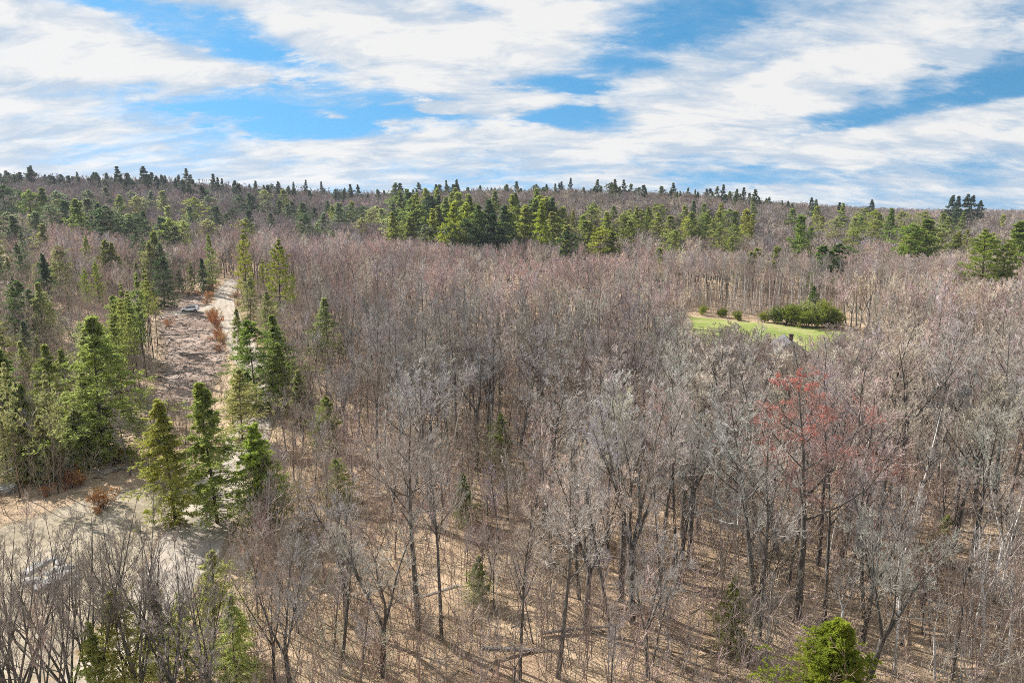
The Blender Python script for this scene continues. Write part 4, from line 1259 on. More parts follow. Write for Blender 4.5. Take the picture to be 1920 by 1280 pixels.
for px, top, base, lb in [(942, 775, 880, 'small yellow-green hemlock under the big pale crowned tree'), (870, 880, 985, 'pale green hemlock half hidden left of centre'), (1370, 1080, 1215, 'dim green hemlock near the right forest trunks'), (620, 740, 850, 'thin grey-green hemlock in the wood right of the road'),
                          (640, 860, 960, 'small hemlock behind the pale branched tree'), (900, 1040, 1130, 'low green hemlock on the forest floor at centre'), (1760, 960, 1060, 'dark green hemlock among the birches')]:
    conifer(px, top, base, N_, (0.14, 0.17, 0.06), lb, wide=.9)

for i, (px, top, base, k, t, lb) in enumerate([(452, 575, 668, N_, HEM_L, 'pale hemlock at the inner bend of the road'), (470, 520, 600, N_, HEM_L, 'grey-green hemlock right of the upper road'), (505, 545, 640, N_, HEM_L, 'feathery hemlock behind the green one at the road bend'), (535, 640, 775, N_, HEM, 'hemlock right of the large dark evergreen'), (455, 690, 830, N_, HEM_L, 'pale ragged hemlock below the large dark evergreen'),
                                              (512, 850, 990, N_, HEM, 'ragged hemlock right of the pointed one by the road'), (560, 690, 800, N_, HEM_L, 'thin pale hemlock among bare trees right of the road')]):
    conifer(px, top, base, k, t, lb, wide=.95)
# left slope, in front of the hill
for i in range(34):
    px = random.uniform(-25, 255); base = random.uniform(600, 880)
    g = ground_at(px, base)
    if in_zone(g[0], g[1]): continue
    hpx = random.uniform(.55, 1.0) * 15.0 / g[1] * F_PX * .93
    lb, lm = which(random.choice(['pale green', 'grey-green']) + (' young' if hpx < 120 else ' full-grown') + ' hemlock', px, base, LM_SLOPE)
    conifer(px, base - hpx, base, random.choice([N_, N_, P_]), random.choice([HEM_L, HEM_L, HEM, BLUE]), lb, f'hemlocks around {lm}', wide=.8)
# hillside evergreens, left
GL = 'evergreens scattered on the left hillside'
for (px, top, base, k, t) in [(15, 345, 405, N_, PINE_D), (60, 355, 402, N_, PINE_G), (83, 351, 402, P_, PINE_G), (110, 357, 395, N_, BLUE), (125, 373, 420, N_, PINE_D), (145, 372, 430, P_, PINE_G), (168, 370, 424, N_, BLUE), (187, 380, 436, P_, PINE_D), (200, 384, 440, N_, PINE_D),
                              (200, 349, 378, N_, BLUE), (225, 365, 400, P_, PINE_G), (248, 357, 380, N_, BLUE), (245, 405, 440, N_, PINE_D), (262, 402, 438, N_, PINE_D), (228, 398, 424, N_, PINE_D), (305, 405, 450, N_, PINE_D), (320, 408, 452, N_, HEM), (345, 412, 450, N_, HEM_L), (330, 420, 455, N_, BLUE),
                              (110, 458, 500, N_, HEM_L), (197, 448, 490, N_, HEM), (212, 452, 492, N_, HEM_L), (270, 442, 485, P_, BLUE), (300, 455, 490, N_, BLUE), (75, 490, 545, N_, HEM_L), (100, 498, 560, N_, HEM_L), (130, 545, 590, N_, HEM_L), (285, 482, 545, P_, HEM_L), (262, 490, 545, N_, HEM_L), (318, 500, 548, N_, BLUE), (340, 505, 548, N_, BLUE),
                              (360, 490, 545, N_, HEM), (45, 430, 470, P_, BLUE), (30, 400, 440, N_, BLUE), (70, 395, 430, N_, BLUE), (95, 380, 415, N_, BLUE), (20, 480, 530, N_, HEM_L), (385, 352, 372, N_, PINE_D), (450, 364, 393, N_, PINE_D), (468, 361, 393, P_, PINE_D), (478, 365, 395, P_, PINE_D), (500, 375, 396, N_, BLUE), (525, 374, 400, N_, PINE_D), (540, 380, 405, N_, BLUE),
                              (548, 376, 402, N_, BLUE), (565, 384, 408, N_, HEM), (590, 388, 410, N_, PINE_D), (615, 376, 398, P_, PINE_D), (630, 385, 402, N_, HEM), (422, 400, 415, N_, PINE_D), (438, 390, 405, N_, PINE_D), (508, 398, 420, N_, PINE_D), (660, 378, 400, N_, BLUE), (680, 385, 405, N_, HEM_L), (595, 415, 430, P_, HEM), (695, 395, 415, N_, HEM_L), (640, 390, 410, N_, PINE_D)]:
    conifer(px, top, base, k, t, 'evergreen scattered among bare trees on the left hillside below the ridge pines', GL)
# central stand
GC = 'evergreens of the central pine stand'
for (px, top, base, k, t) in [(740, 398, 450, P_, PINE_Y), (766, 407, 447, P_, PINE_Y), (757, 358, 420, P_, PINE_G), (785, 377, 430, P_, PINE_G), (812, 392, 450, P_, PINE_Y), (870, 380, 440, P_, PINE_Y), (885, 365, 430, P_, PINE_G), (905, 395, 452, P_, PINE_Y), (945, 383, 455, P_, PINE_D), (955, 395, 450, N_, PINE_G), (965, 365, 430, P_, PINE_Y), (985, 390, 445, N_, HEM),
                              (1000, 372, 430, P_, PINE_G), (800, 365, 420, P_, PINE_D), (830, 370, 430, P_, PINE_G), (860, 358, 420, N_, HEM), (775, 365, 415, P_, PINE_Y), (1045, 405, 450, N_, HEM), (1055, 385, 430, N_, HEM), (1035, 395, 450, N_, HEM), (730, 405, 440, N_, HEM_L), (705, 385, 415, N_, HEM_L), (715, 390, 420, N_, HEM_L), (1062, 420, 472, N_, HEM),
                              (875, 410, 455, N_, PINE_D), (890, 425, 460, N_, PINE_D), (915, 420, 460, N_, PINE_D), (845, 420, 458, N_, BLUE), (800, 420, 452, N_, BLUE), (940, 425, 460, N_, PINE_D)]:
    conifer(px, top, base, k, t, 'evergreen packed inside the central pine stand below the ridge', GC)
# right of centre
GR = 'evergreens scattered on the right slope'
for (px, top, base, k, t) in [(1112, 380, 405, N_, PINE_G), (1170, 400, 440, N_, HEM), (1180, 412, 450, N_, HEM), (1215, 387, 425, P_, PINE_G), (1200, 392, 430, N_, PINE_Y), (1255, 402, 455, N_, HEM), (1235, 462, 490, N_, HEM), (1262, 430, 470, N_, HEM), (1300, 376, 402, P_, PINE_D), (1295, 396, 445, N_, HEM), (1320, 400, 445, N_, PINE_G), (1346, 395, 435, N_, HEM), (1378, 394, 425, N_, PINE_Y),
                              (1397, 390, 445, N_, PINE_Y), (1410, 379, 405, P_, PINE_G), (1350, 425, 460, N_, HEM), (1418, 463, 500, N_, PINE_Y), (1406, 470, 500, N_, HEM), (1500, 418, 470, N_, HEM), (1555, 468, 508, N_, PINE_G), (1525, 374, 405, P_, PINE_D), (1530, 385, 420, N_, PINE_Y), (1576, 381, 425, P_, PINE_Y), (1610, 400, 430, N_, HEM), (1790, 388, 430, P_, PINE_D), (1800, 398, 432, P_, PINE_G),
                              (1775, 405, 445, N_, HEM), (1765, 398, 440, N_, HEM), (1735, 410, 460, N_, HEM), (1720, 425, 480, N_, HEM), (1150, 385, 410, N_, HEM), (1375, 440, 475, N_, HEM), (1455, 460, 500, N_, HEM), (1600, 405, 440, N_, HEM_L), (1240, 382, 405, P_, PINE_D), (1640, 410, 445, N_, HEM), (1690, 395, 430, N_, HEM), (1760, 425, 460, N_, HEM_L)]:
    conifer(px, top, base, k, t, 'evergreen scattered among bare trees on the slope right of the central stand', GR)

for i in range(42):
    px = random.uniform(738, 1060); top = random.uniform(350, 392)
    conifer(px, top, top + random.uniform(38, 62), random.choice([P_, P_, N_]), random.choice([PINE_Y, PINE_G, PINE_G, PINE_D, HEM]), 'evergreen packed inside the central pine stand below the ridge', GC)
for i in range(62):
    px = random.uniform(-10, 700); top = random.uniform(352, 400) if i % 2 else random.uniform(400, 480)
    if px > 400 and top > 410: continue
    conifer(px, top, top + random.uniform(26, 42), random.choice([N_, N_, P_]), random.choice([BLUE, PINE_D, HEM, HEM_L]), 'evergreen scattered among bare trees on the left hillside below the ridge pines', GL)
for i in range(48):
    px = random.uniform(1060, 1930); top = random.uniform(378, 425) + max(0, (px - 1300) * .03)
    conifer(px, top, top + random.uniform(26, 44), random.choice([N_, N_, P_]), random.choice([PINE_Y, PINE_G, HEM, HEM, HEM_L]), 'evergreen scattered among bare trees on the slope right of the central stand', GR)

# ridge pines along the skyline
GS = 'pines along the skyline ridge'
lab_s = ['ridge pine against the sky on the left hill', 'ridge pine against the sky above the central stand', 'ridge pine against the sky right of centre']
for i in range(215):
    px = random.choice([random.uniform(-25, 420), random.uniform(420, 760), random.uniform(740, 1100), random.uniform(1100, 1480)]) if i > 60 else -20 + i * 25.0 + random.uniform(-14, 14)
    az = math.atan((px - 960) / F_PX)
    yr = np.interp(px, [0, 300, 600, 900, 1200, 1480], [500, 510, 580, 620, 620, 640]) + random.uniform(-60, 15)
    x = yr * math.tan(az) / math.cos(0); y = yr
    tn = jit(random.choice([PINE_D, PINE_D, BLUE]) if px < 720 else random.choice([PINE_D, PINE_G, PINE_G]), .2)
    hh = random.choice([random.uniform(14, 20), random.uniform(18, 26)]); kd = random.choice(['pine', 'pine', 'hemlock']); kw = 'pine' if kd == 'pine' else 'spruce'
    lm = min(LM_RIDGE, key=lambda q: abs(q[0] - px)); dx = px - lm[0]
    plant('far' + kd, 'pine_tree' if kd == 'pine' else 'spruce_tree', x, y, hh * (1 if kd == 'pine' else .85), f'{"tall" if hh > 21 else "short" if hh < 17 else "medium"} {green(tn)} skyline {kw} above {"and right of " if dx > 14 else "and left of " if dx < -14 else ""}{lm[1]}', 'conifer', f'skyline {kw}s above {lm[1]}', tint=tn, wide=random.uniform(1.0, 1.6))
for i in range(70):
    px = random.uniform(-25, 455); yr = random.uniform(430, 520); tn = jit(random.choice([PINE_D, PINE_D, BLUE]), .2); hh = random.uniform(13, 20)
    lm = min(LM_RIDGE, key=lambda q: abs(q[0] - px)); dx = px - lm[0]; x = yr * (px - 960) / F_PX
    plant(random.choice(['farhemlock', 'farpine']), 'spruce_tree', x, yr, hh, f'{"tall" if hh > 17.5 else "short" if hh < 15 else "medium"} dark spruce under the ridge, {"right of " if dx > 14 else "left of " if dx < -14 else "above "}{lm[1]}', 'conifer', f'ridge spruces above {lm[1]}', tint=tn, wide=random.uniform(1.1, 1.6))
for px, top in [(1523, 370), (1636, 374), (1784, 366), (1798, 367), (1813, 364), (1824, 366), (1840, 376), (1575, 379)]:
    yr = random.uniform(520, 620); x = yr * (px - 960) / F_PX / math.cos(R(PITCH)); d = pix_dir(px, top); x = yr * d[0] / d[1]
    H = CAM_H + d[2] / d[1] * yr - tz(x, yr)
    plant('farpine', 'pine_tree', x, yr, min(34, max(14, H)), f'open-topped pine clear of the right skyline, {["above the slender hemlock", "left of the tall narrow pine", "leftmost of the clump of four", "second of the clump of four", "third of the clump of four", "last of the clump of four", "just right of the clump of four", "midway behind the lawn"][[1523, 1636, 1784, 1798, 1813, 1824, 1840, 1575].index(px)]}', 'conifer', 'emergent pines on the right skyline', tint=jit(PINE_D), wide=1.1)

# shrubs at the lawn
for (px, top, base, lb, t) in [(1432, 578, 604, 'rounded evergreen shrub at the left end of the lawn hedge', PINE_Y), (1452, 580, 606, 'second evergreen shrub from the left in the lawn hedge', HEM_L), (1495, 570, 612, 'large glossy evergreen shrub in the middle of the lawn hedge', PINE_Y), (1513, 572, 612, 'grey-green evergreen shrub behind the large glossy one', HEM_L),
                               (1531, 566, 614, 'bright evergreen shrub below the dark lawn hemlock', PINE_Y), (1552, 574, 614, 'evergreen shrub right of the bright one in the lawn hedge', PINE_Y), (1570, 580, 614, 'evergreen shrub at the right end of the lawn hedge', HEM_L), (1472, 576, 609, 'dark evergreen shrub left of the large glossy one', PINE_G), (1383, 583, 601, 'small yellow-green shrub left of the lawn hedge', PINE_Y), (1316, 572, 591, 'yellow-green shrub at the far left corner of the lawn', PINE_Y), (1354, 578, 595, 'small yellow shrub between the two left lawn shrubs', PINE_Y)]:
    hb = False; kt = random.uniform(.6, 1.0)
    conifer(px, top + (random.uniform(-10, 12) if px > 1400 else 0), base, N_ if hb else 'evergreen_bush', tuple(v * kt for v in t), lb, name='evergreen_shrub', wide=random.uniform(1.1, 1.4) if hb else random.uniform(.7, 1.05), var=2 if hb else None)
conifer(1520, 535, 605, N_, (0.07, 0.11, 0.03), 'dark green hemlock standing behind the lawn hedge', None, 0, 1.1)

# orange-leaved shrubs
oc = [(0.36, 0.16, 0.06), (0.40, 0.24, 0.10), (0.30, 0.13, 0.06)]
for i, (px, py, s) in enumerate([(394, 552, 1.5), (390, 560, 1.2), (397, 545, 1.6), (388, 572, .9), (402, 600, 1.5), (396, 606, 1.3), (408, 612, 1.4), (400, 594, 1.1), (412, 632, 1.2), (405, 640, 1.1), (420, 645, 1.2), (414, 660, .9), (318, 612, 1.0), (440, 560, 1.2), (446, 575, 1.0), (372, 556, .9), (355, 556, .8)]):
    x, y, z = put(px, py)
    plant('orange_bush', 'russet_shrub', x, y, 2.2 * s, which(('large ' if s > 1.25 else 'small ' if s < 1 else '') + ['orange', 'yellow-orange', 'rust-brown'][i % 3] + ' leaved shrub', px, py, LM_CLEAR)[0], 'shrub', 'russet shrubs by the road', tint=jit(oc[i % 3]))
for i, (px, py, s) in enumerate([(146, 905, 1.0), (152, 912, .8), (135, 918, .8), (92, 930, .7), (165, 858, 1.2), (172, 845, 1.2), (225, 865, .8), (108, 885, .8), (140, 865, .9), (195, 958, 1.2), (185, 950, 1.0)]):
    x, y, z = put(px, py)
    plant('orange_bush', 'russet_shrub', x, y, 2.0 * s, which(('large ' if s > 1.1 else 'small ' if s < .9 else '') + ['orange', 'yellow-orange', 'rust-brown'][i % 3] + ' leaved shrub', px, py, LM_SLOPE)[0], 'shrub', 'orange shrubs under the left pines', tint=jit(oc[i % 3]))

# leaning pale dead trunks beyond the road
for i, (px, top, base, ln, lb) in enumerate([(440, 470, 524, -.22, 'leaning pale dead trunk beyond the road top, leftmost'), (445, 478, 524, -.30, 'leaning pale dead trunk beyond the road top, rightmost'), (437, 485, 524, -.16, 'shorter leaning pale dead trunk beyond the road top')]):
    g = ground_at(px, base); t = Tree(500 + i)
    P, Rr = t.grow(Z3 - [[0, 0, .3]], np.array([[0, 0, 1.0]]), A1(11 + i), A1(.16), 8, 0, .015, .35); t.tube('trunk', P, Rr, 7)
    B = t.spawn(P, Rr, 5, .5, .95, 55, 10, .08, .3, 2, .1, .1, .4); t.tube('crown', *B, 4)
    o = link('dead_trunk', t.mesh('dead_trunk', ('trunk', 'crown'), [M['dead']])); o.location = g; o.rotation_euler = (0, ln, 0)
    tag(o, lb, 'dead tree')

# ------------------------------------------------------------------ hand placed bare trees
def bare(px, top, base, kind, var, tint, label, lean=(0, 0), wide=1.0, name='bare_tree', rz=None, group=None):
    g = ground_at(px, base); x, y, z = g; d = pix_dir(px, top); H = CAM_H + d[2] * (y / d[1]) - z
    plant(kind, name, x, y, max(5, min(24, H)), label, 'tree', group, var=var, tint=tint, lean=lean, wide=wide, rz=rz)


bare(1496, 690, 1172, 'redbud', 0, (0.34, 0.26, 0.23), 'tall maple with red budding crown right of centre', wide=1.2, name='maple_tree')
bare(1424, 800, 1198, 'bare', 0, GREY, 'tall straight bare trunk left of the red-budded maple', wide=.85)
bare(1478, 830, 1102, 'bare', 4, GREY, 'thin bare tree leaning right behind the red-budded maple', lean=(0, .1), wide=.7)
bare(1545, 760, 1168, 'bare', 6, RED, 'dark straight trunk close beside the red-budded maple', wide=.8)
bare(1617, 850, 1207, 'bare', 5, GREY, 'bare tree forking low into upright limbs right of the red maple', wide=.8)
bare(1290, 735, 1070, 'bare', 3, GREY, 'broad forked grey tree left of the tall straight trunks')
bare(1148, 830, 1205, 'bare', 1, GREY, 'bare tree leaning left over the bottom centre', lean=(0, -.20), wide=.85)
bare(1215, 985, 1268, 'bare', 5, (0.38, 0.36, 0.34), 'dark stemmed spreading tree at the bottom, right of centre', wide=1.0)
bare(975, 930, 1275, 'bare', 0, TAN, 'straight bare tree at the bottom centre', wide=.8)
bare(1017, 668, 1010, 'bare', 1, (0.42, 0.39, 0.37), 'large pale-crowned bare tree at the centre of the wood', wide=1.1)
bare(828, 800, 1200, 'bare', 6, GREY, 'tall pale-stemmed bare tree left of centre', wide=.8)
bare(650, 880, 1170, 'bare', 3, (0.43, 0.40, 0.38), 'pale broad-branched bare tree left of centre near the bottom', wide=1.0)
bare(548, 1015, 1310, 'bare', 5, (0.42, 0.40, 0.38), 'pale grey branching tree at the bottom, right of the dry field', wide=1.0)
bare(1725, 640, 830, 'bare', 5, (0.42, 0.36, 0.33), 'wide crowned grey tree at right, right of the lawn')
bare(1352, 598, 735, 'bare', 5, GREY, 'dark vase-shaped tree in front of the left end of the lawn')
bare(1293, 600, 740, 'bare', 2, GREY, 'upright bare tree left of the vase-shaped one by the lawn', wide=.8)
bare(1440, 640, 790, 'bare', 3, (0.42, 0.37, 0.36), 'pale low-crowned tree in front of the grey roof')
bare(1860, 560, 760, 'bare', 0, TAN, 'tall bare tree near the right edge above the birches')
bare(835, 560, 720, 'bare', 2, BROWN, 'dark-limbed bare tree rising from the mauve wood left of centre')
bare(1108, 490, 640, 'bare', 4, BROWN, 'dark snag-like tree standing above the reddish wood')
for (px, top, base, ld, lb, k) in [(182, 930, 1330, .06, 'bare multi-stemmed tree over the rock heap', 0), (262, 925, 1320, -.05, 'tall multi-stemmed tree right of the rock heap', 1), (40, 960, 1360, .10, 'multi-stemmed tree near the bottom left corner', 1), (-10, 985, 1360, .05, 'bare tree cut by the left edge at the bottom', 0), (110, 990, 1400, -.12, 'thin stemmed tree in front of the rock heap', 1), (330, 960, 1310, .05, 'bare multi-stemmed tree at the right rim of the dry field', 0), (395, 985, 1300, -.04, 'grey multi-stemmed tree beside the near road', 1)]:
    bare(px, top, base, 'multi', k, (0.30, 0.26, 0.23), lb, lean=(0, ld), wide=.75)
for (px, top, base, v, ln, lb) in [(1676, 985, 1262, 0, .05, 'white birch with forked top near the bottom right'), (1752, 1090, 1275, 1, .12, 'white birch forking wide at the bottom right'), (1818, 990, 1168, 0, .18, 'white birch leaning right near the right edge'), (1860, 880, 1120, 1, -.05, 'pale birch with twin stems by the right edge'), (1580, 1040, 1190, 0, .1, 'slim white birch beside the forked tree'), (1435, 1060, 1240, 0, .02, 'slim pale birch left of the bright hemlock'), (1885, 1060, 1240, 1, .03, 'short birch at the lower right edge'), (500, 870, 1020, 0, -.1, 'slim pale birch right of the near road'),
                                   (1800, 700, 880, 0, .02, 'tall white-stemmed birch in the right wood'), (1850, 690, 860, 1, -.02, 'white twin-stemmed birch in the right wood')]:
    bare(px, top, base, 'birch', v, (0.46, 0.42, 0.38), lb, lean=(0, ln), name='birch_tree', wide=.8)

for i in range(8):
    px = -30 + i * 58 + random.uniform(-12, 12); base = random.uniform(1270, 1400); top = random.uniform(950, 1090)
    bare(px, top, base, 'multi', i % 2, jit((0.44, 0.40, 0.36)), ['thin', 'slight', 'low'][i % 3] + ' many-stemmed bare tree ' + which('', px, 1300, [(-10, 1310, 'the rock heap'), (200, 1310, 'the tall multi-stemmed tree'), (400, 1310, 'the near road')])[0].strip() + ' along the bottom', lean=(random.gauss(0, .06), random.gauss(0, .08)), wide=.8, group='many-stemmed trees along the bottom left')
for i in range(9):
    px = -15 + i * 46 + random.uniform(-15, 15); base = random.uniform(1180, 1330)
    bare(px, base - random.uniform(230, 310), base, 'pole', i % 3, jit((0.38, 0.33, 0.29)), which('slim bare stem', px, base, [(60, 1250, 'the corner many-stemmed tree'), (182, 1250, 'the tree over the rock heap'), (262, 1250, 'the tall multi-stemmed tree'), (395, 1250, 'the near road tree')])[0], lean=(random.gauss(0, .05), random.gauss(0, .08)), name='slender_tree', wide=1.1, group='slim stems along the dry field')
for i in range(9):
    px = random.uniform(1560, 1910); base = random.uniform(1000, 1270)
    lb, lm = which('slim white birch', px, base, LM_NEAR)
    bare(px, base - random.uniform(190, 270), base, 'birch', i % 2, (0.5, 0.46, 0.42), lb, lean=(random.gauss(0, .05), random.gauss(0, .08)), name='birch_tree', wide=.75, group=f'white birches around {lm}')

# pale slim stems in rows behind the lawn
def in_any(x, y, margin=0.0):
    X = np.array([x]); Y = np.array([y])
    for P in (P_CLEAR, P_FIELD, P_LAWN, P_CUT):
        if inside(P, X, Y)[0]: return True
        if margin and dist_poly(P, X, Y)[0] < margin: return True
    if dist_poly(ROAD_L[::4], X, Y, False)[0] < 4.2 + margin: return True
    if math.hypot(x - HOUSE[0] , y - HOUSE[1] - 5) < 8: return True
    if math.hypot(x - CAR[0], y - CAR[1]) < 5: return True
    return False


for i in range(140):
    px = random.uniform(1215, 1780); base = np.interp(px, [1200, 1330, 1600, 1800], [585, 590, 610, 600]) - random.uniform(3, 16)
    g = ground_at(px, base)
    if in_any(g[0], g[1], .5): continue
    tn = jit(random.choice([MAUVE, TAN, RED])); hh = random.uniform(16, 21)
    lb, lm = which(('tall ' if hh > 18.5 else '') + hue(tn) + '-topped pale stem', px, base, LM_LAWN)
    plant('lawnpole', 'slender_tree', g[0], g[1], hh, lb, 'tree', f'pale stems around {lm}', tint=tn, wide=.9)

# ------------------------------------------------------------------ the wood: scattered bare trees
def tint_for(x, y):
    px, py, f = proj(x, y, tz(x, y) + 14)
    r = random.random()
    if y > 300:
        c = random.choice([MAUVE, MAUVE, (0.28, 0.23, 0.235), RED] if px < 760 else [MAUVE, BROWN, TAN, (0.30, 0.26, 0.23)])
    elif y > 150:
        c = random.choice([MAUVE, RED, RED, GREY, TAN] if px < 1250 else [TAN, TAN, MAUVE, RED, BROWN]); u_ = random.uniform(.95, 1.5); c = (c[0] * u_ * 1.03, c[1] * u_, c[2] * u_ * .99)
    else:
        c = random.choice([GREY, GREY, TAN, BROWN, MAUVE, BROWN] if px < 1250 else [TAN, GREY, BROWN, GREY, BROWN, RED])
    k = 0.85 + 0.3 * (0.5 + 0.5 * math.sin(x * .05 + 2 * math.sin(y * .04)))
    return jit(tuple(v * k for v in c), .16)


def candidates(y0, y1, cell, keepf=1.0):
    out = []
    for yy in np.arange(y0, y1, cell):
        w = yy * 0.80 + 14
        for xx in np.arange(-w, w, cell):
            if random.random() > keepf: continue
            x = xx + random.uniform(-.48, .48) * cell; y = yy + random.uniform(-.48, .48) * cell
            out.append((x, y))
    return out


def masks(pts):
    A = np.array(pts); X, Y = A[:, 0], A[:, 1]
    bad = np.zeros(len(A), bool)
    for P, mg in ((P_CLEAR, 1.0), (P_FIELD, 1.0), (P_LAWN, 1.0), (P_CUT, 0)):
        bad |= inside(P, X, Y) | (dist_poly(P, X, Y) < mg)
    bad |= dist_poly(ROAD_L[::4], X, Y, False) < 5.0
    bad |= np.hypot(X - HOUSE[0], Y - HOUSE[1] - 5) < 8.5
    bad |= np.hypot(X - CAR[0], Y - CAR[1]) < 6
    # what stands between the camera and the car, road and clearing: kept open as on the photograph
    return A[~bad]


def room(x, y, H, hmin=4.0):
    """height a bare tree may have so that the conifers behind it show as they do on the photograph (None: no room)"""
    z = tz(x, y); px, py, f = proj(x, y, z + H); hw = 2.2 / f * F_PX
    S = SEEN_A
    k = (S[:, 2] > y + 1) & (np.abs(S[:, 0] - px) < S[:, 3] + hw) & (S[:, 1] > py) & (S[:, 1] - 130 < proj(x, y, z)[1])
    if not k.any(): return H
    lim = S[k, 1].max(); d = pix_dir(px, lim)
    h = CAM_H + d[2] / d[1] * y - z
    return h if h >= hmin else None


SEEN_A = np.array(SEEN)


def fit(pts, lo, hi, hmin=4.0):
    P_ok, Hs = [], []
    for x, y in pts:
        H = room(x, y, random.uniform(lo, hi), hmin)
        if H is not None: P_ok.append((x, y)); Hs.append(H)
    return np.array(P_ok), np.array(Hs)


near = masks(candidates(30, 118, 4.3))
keep = []
PL = np.array(PLACED)
for (x, y) in near:
    H = 17.5
    px, py, f = proj(x, y, tz(x, y) + H)
    if f < 20 or px < -160 or px > 2080: continue
    pb = proj(x, y, tz(x, y))
    if py > 1290: continue
    if pb[1] > 1300 and not (py > 1120 or px < 420): continue          # the drone looks out over a gap in the near canopy
    if np.hypot(PL[:, 0] - x, PL[:, 1] - y).min() < 1.8: continue
    if 285 < px < 475 and 640 < pb[1] < 1010: continue
    if px < 470 and 560 < py < 800 and pb[1] < 980: continue            # conifer side, open view on the clearing
    keep.append((x, y, f))
keep.sort(key=lambda k: k[2])
ind = keep[:255]; rest_near = keep[255:]
for (x, y, f) in ind:
    px, py, _ = proj(x, y, tz(x, y)); kind = random.choices(['bare', 'pole'], [.6, .4])[0]
    H = room(x, y, random.triangular(11, 23, 19) if kind == 'bare' else random.uniform(11, 18), 6.0)
    if H is None: continue
    tn = tint_for(x, y)
    size = ('tall ' if H > 18 else 'short ' if H < 12.5 else '') + hue(tn)
    lb, lm = which(f'{size} leafless tree' if kind == 'bare' else f'{size} slim pole tree', px, py, LM_NEAR)
    plant(kind, 'bare_tree' if kind == 'bare' else 'slender_tree', x, y, H, lb, 'tree', f'{"leafless trees" if kind == "bare" else "slim pole trees"} around {lm}', tint=tn, lean=(random.gauss(0, .05), random.gauss(0, .05)), wide=random.uniform(.8, 1.2))


def stuff_from(name, pts, kinds, Hlo, Hhi, label, cat, lean=.03, wid=(.85, 1.1), tints=None):
    pts = np.asarray(pts); n = len(pts)
    z = terrain(pts[:, 0], pts[:, 1]); idx = RNG.integers(0, len(kinds), n)
    Hs = RNG.uniform(Hlo, Hhi, n) / np.array([k[1] for k in kinds])[idx]
    w = Hs * RNG.uniform(wid[0], wid[1], n)
    rot = np.stack([RNG.normal(0, lean, n), RNG.normal(0, lean, n), RNG.uniform(0, 6.28, n)], 1)
    tint = np.array([(tints or tint_for)(x, y) for x, y in pts[:, :2]])
    scatter_stuff(name, kinds, np.stack([pts[:, 0], pts[:, 1], z], 1), rot, np.stack([w, w, Hs], 1), tint, idx, label, cat)


PL = np.array(PLACED)


def thin(pts, dmin):
    D = np.array([np.hypot(PL[:, 0] - x, PL[:, 1] - y).min() for x, y in pts]); return pts[D > dmin]


def view_ok(pts, H, lim=(-140, 2060)):
    out = []
    for x, y in pts:
        px, py, f = proj(x, y, tz(x, y) + H)
        if not lim[0] < px < lim[1]: continue
        b = proj(x, y, tz(x, y))
        # sight lines to the clearing, the car and the road stay open
        if 285 < px < 470 and py < 700 and b[1] > 690 and y < 175 and x < -20: continue
        if px < 470 and y < 150: 
            if random.random() < .35: continue
        out.append((x, y))
    return np.array(out)


mid = masks(candidates(118, 305, 4.3))
mid = thin(view_ok(mid, 17), 2.2)
mid = np.concatenate([np.array([(x, y) for x, y, f in rest_near]).reshape(-1, 2), mid])
# lawn and house seen over lower growth
low = []; high = []
for x, y in mid:
    px, py, f = proj(x, y, tz(x, y)); pt = proj(x, y, tz(x, y) + 17)
    if 1200 < px < 1800 and 205 < y < np.interp(px, [1200, 1800], [236, 226]): continue
    if 1270 < px < 1640 and py > 625 and pt[1] < 640: low.append((x, y))
    else: high.append((x, y))
high = np.array(high); low = np.array(low)
sel = RNG.random(len(high)) < .7
p_, h_ = fit(high[sel], 12.5, 20.5)
stuff_from('bare_wood', p_, SRC['bare_mid'], h_ * .97, h_, 'leafless mauve and grey trees filling the middle distance', 'woodland')
p_, h_ = fit(high[~sel], 11, 17)
stuff_from('slim_wood', p_, SRC['pole_mid'], h_ * .97, h_, 'thin leafless stems filling the gaps of the wood', 'woodland')
if len(low):
    lh = []
    for x, y in low:
        f = proj(x, y, tz(x, y))[2]; d = pix_dir(proj(x, y, tz(x, y))[0], random.uniform(594, 648) if not 1435 < proj(x, y, 0)[0] < 1530 else random.uniform(622, 670)); lh.append(max(3.5, CAM_H + d[2] / d[1] * y - tz(x, y)))
    stuff_from('low_wood', low, SRC['bare_mid'], np.array(lh) * .9, np.array(lh), 'low leafless trees around the house before the lawn', 'woodland', wid=(1.0, 1.5))
far = np.concatenate([np.array(candidates(305, 520, 5.6)), np.array(candidates(520, 1150, 8.0))])
far = thin(far, 2.5)
far = np.array([(x, y) for x, y in far if -80 < proj(x, y, tz(x, y))[0] < 2000 and y < np.interp(proj(x, y, 20)[0], [0, 500, 1000, 1400, 1600], [680, 740, 780, 850, 1150])])
far = far[~inside(P_CUT, far[:, 0], far[:, 1])]
p_, h_ = fit(far, 13, 19)
stuff_from('far_wood', p_, SRC['bare_far'], h_ * .97, h_, 'leafless far woodland covering the hills to the skyline', 'woodland', wid=(1.0, 1.3))

und = masks(candidates(38, 150, 2.7, .85))
und = view_ok(und, 4)
u2 = masks(candidates(150, 262, 3.2, .85))
u2 = np.array([(x, y) for x, y in u2 if proj(x, y, tz(x, y))[0] < 740 or (1180 < proj(x, y, tz(x, y))[0] < 1830 and y > 214)])
und = np.concatenate([und, u2])
und = np.array([(x, y) for x, y in und if proj(x, y, tz(x, y))[1] < 1420])
stuff_from('undergrowth', und, SRC['sapling'], 3.5, 8.5, 'thin leafless saplings and brush over the forest floor', 'undergrowth', lean=.05, tints=lambda x, y: jit(random.choice([BROWN, RED, TAN, (0.30, 0.22, 0.17)]), .2))

